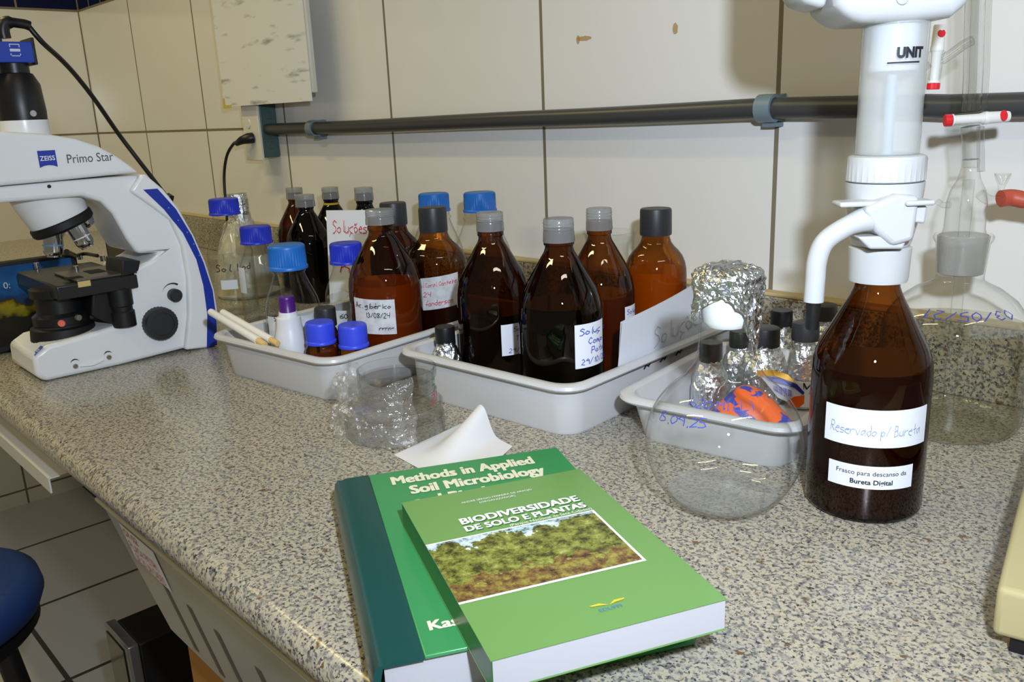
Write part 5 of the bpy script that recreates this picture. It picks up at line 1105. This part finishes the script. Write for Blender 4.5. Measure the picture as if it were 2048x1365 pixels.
# computer tower
t = thing('computer_tower', 'black computer case with a silver front edge standing on the floor under the worktop', 'computer', Vector((-1.43, 0.55, 0)))
tx0, tx1, ty0, ty1, tz = -1.485, -1.375, 0.368, 0.76, CT-0.50
bm = B(); box(bm, tx0+0.004, tx1, ty0+0.02, ty1, 0.001, tz-0.004); part('case_body', bm, BLACKM, t, True, bevel=0.003)
bm = B(); box(bm, tx0, tx1+0.002, ty0, ty0+0.0195, 0.001, tz); fr_ = part('front_bezel', bm, mat('bezel_silver', '#8f9194', 0.25, 0.7), t, True, bevel=0.004)
bm = B(); box(bm, tx0+0.010, tx1-0.016, ty0-0.002, ty0-0.0002, 0.03, tz-0.012); part('front_panel', bm, mat('gloss_black', '#060607', 0.12), t, True, bevel=0.001)
# stool
t = thing('stool', 'round stool with a dark blue padded seat and black legs at the lower left', 'stool', Vector((-1.425, 0.10, 0)))
sc_ = Vector((-1.425, 0.10)); zs0 = CT-0.30
bm = B(); lathe(bm, [(0, zs0-0.062), (0.150, zs0-0.062), (0.168, zs0-0.055), (0.176, zs0-0.035), (0.172, zs0-0.015), (0.150, zs0-0.003), (0.08, zs0+0.002), (0, zs0+0.003)], 56, Matrix.Translation((sc_.x, sc_.y, 0))); part('seat', bm, mat('seat_blue', '#1d3a78', 0.55, bump=(90, 0.2)), t, True, smooth=60)
bm = B(); lathe(bm, [(0, zs0-0.085), (0.158, zs0-0.085), (0.164, zs0-0.078), (0.164, zs0-0.0625), (0, zs0-0.0625)], 48, Matrix.Translation((sc_.x, sc_.y, 0))); part('seat_pan', bm, BLACKM, t, True)
la0 = math.atan2(cr.y, cr.x)
for k in range(4):
    a = la0+k*PI/2-0.10; d = Vector((math.cos(a), math.sin(a), 0)); c3 = Vector((sc_.x, sc_.y, 0))
    bm = B(); tube(bm, [c3+d*0.140+Vector((0, 0, zs0-0.086)), c3+d*0.225+Vector((0, 0, 0.001))], 0.016, 14); part('leg', bm, BLACK, t, True, smooth=60)
bm = B(); rr_ = []
for k in range(41): a = 2*PI*k/40; rr_.append(Vector((sc_.x+0.187*math.cos(a), sc_.y+0.187*math.sin(a), 0.235)))
tube(bm, rr_, 0.012, 12); part('foot_ring', bm, BLACK, t, True, smooth=60)
# rail under the worktop's far end
t = thing('drawer_rail', 'white metal drawer rail sticking out below the worktop edge at the left', 'rail', V(-1.6, 0.30, -0.08))
bm = B(); box(bm, -2.7, -1.085, 0.238, 0.30, CT-0.062, CT-0.0605); box(bm, -2.7, -1.085, 0.238, 0.240, CT-0.080, CT-0.0621); part('channel', bm, mat('rail_white', '#cfcfca', 0.35), t, True)
bm = B(); box(bm, -2.68, -1.12, 0.262, 0.59, CT-0.0600, CT-0.0345); part('drawer_body', bm, mat('drawer_grey', '#5b574d', 0.6), t, True)
# cream device at the right edge
t = thing('cream_device', 'cream plastic housing with a sunken panel at the right edge', 'device', V(-0.05, 0.66, 0.001))
e0, e1 = on(1986, 1243, 0.022), on(2049, 960, 0.050)
dy = Vector((e1.x-e0.x, e1.y-e0.y, 0)); L_ = 0.30; dy.normalize(); dx = Vector((dy.y, -dy.x, 0))
org = Vector((e0.x, e0.y, CT))
dv = lambda x, y, z: org+dx*x+dy*y+Vector((0, 0, z))
CRM = mat('cream_plastic', '#b4ab80', 0.4)
bm = B(); prism(bm, [(0, 0.012), (0, 0.046), (0.10, 0.052), (0.28, 0.052), (0.28, 0.012)], lambda p_: dv(0, p_[0], p_[1]), lambda p_: dv(0.22, p_[0], p_[1])); part('housing', bm, CRM, t, True, bevel=0.004)
bm = B(); prism(bm, [(0.006, 0.0005), (0.006, 0.0118), (0.27, 0.0118), (0.27, 0.0005)], lambda p_: dv(0.010, p_[0], p_[1]), lambda p_: dv(0.21, p_[0], p_[1])); part('base', bm, BLACKM, t, True)
bm = B(); prism(bm, [(0.105, 0.0525), (0.105, 0.0535), (0.262, 0.0535), (0.262, 0.0525)], lambda p_: dv(0.018, p_[0], p_[1]), lambda p_: dv(0.20, p_[0], p_[1])); part('sunken_panel', bm, mat('panel_mauve', '#6a5560', 0.4), t, True)
bm = B()
for (ya, yb, xa, xb) in ((0.095, 0.104, 0.008, 0.21), (0.263, 0.272, 0.008, 0.21), (0.1045, 0.2625, 0.008, 0.017)):
    prism(bm, [(ya, 0.0522), (ya, 0.0560), (yb, 0.0560), (yb, 0.0522)], lambda p_: dv(xa, p_[0], p_[1]), lambda p_: dv(xb, p_[0], p_[1]))
part('panel_frame', bm, CRM, t, True)
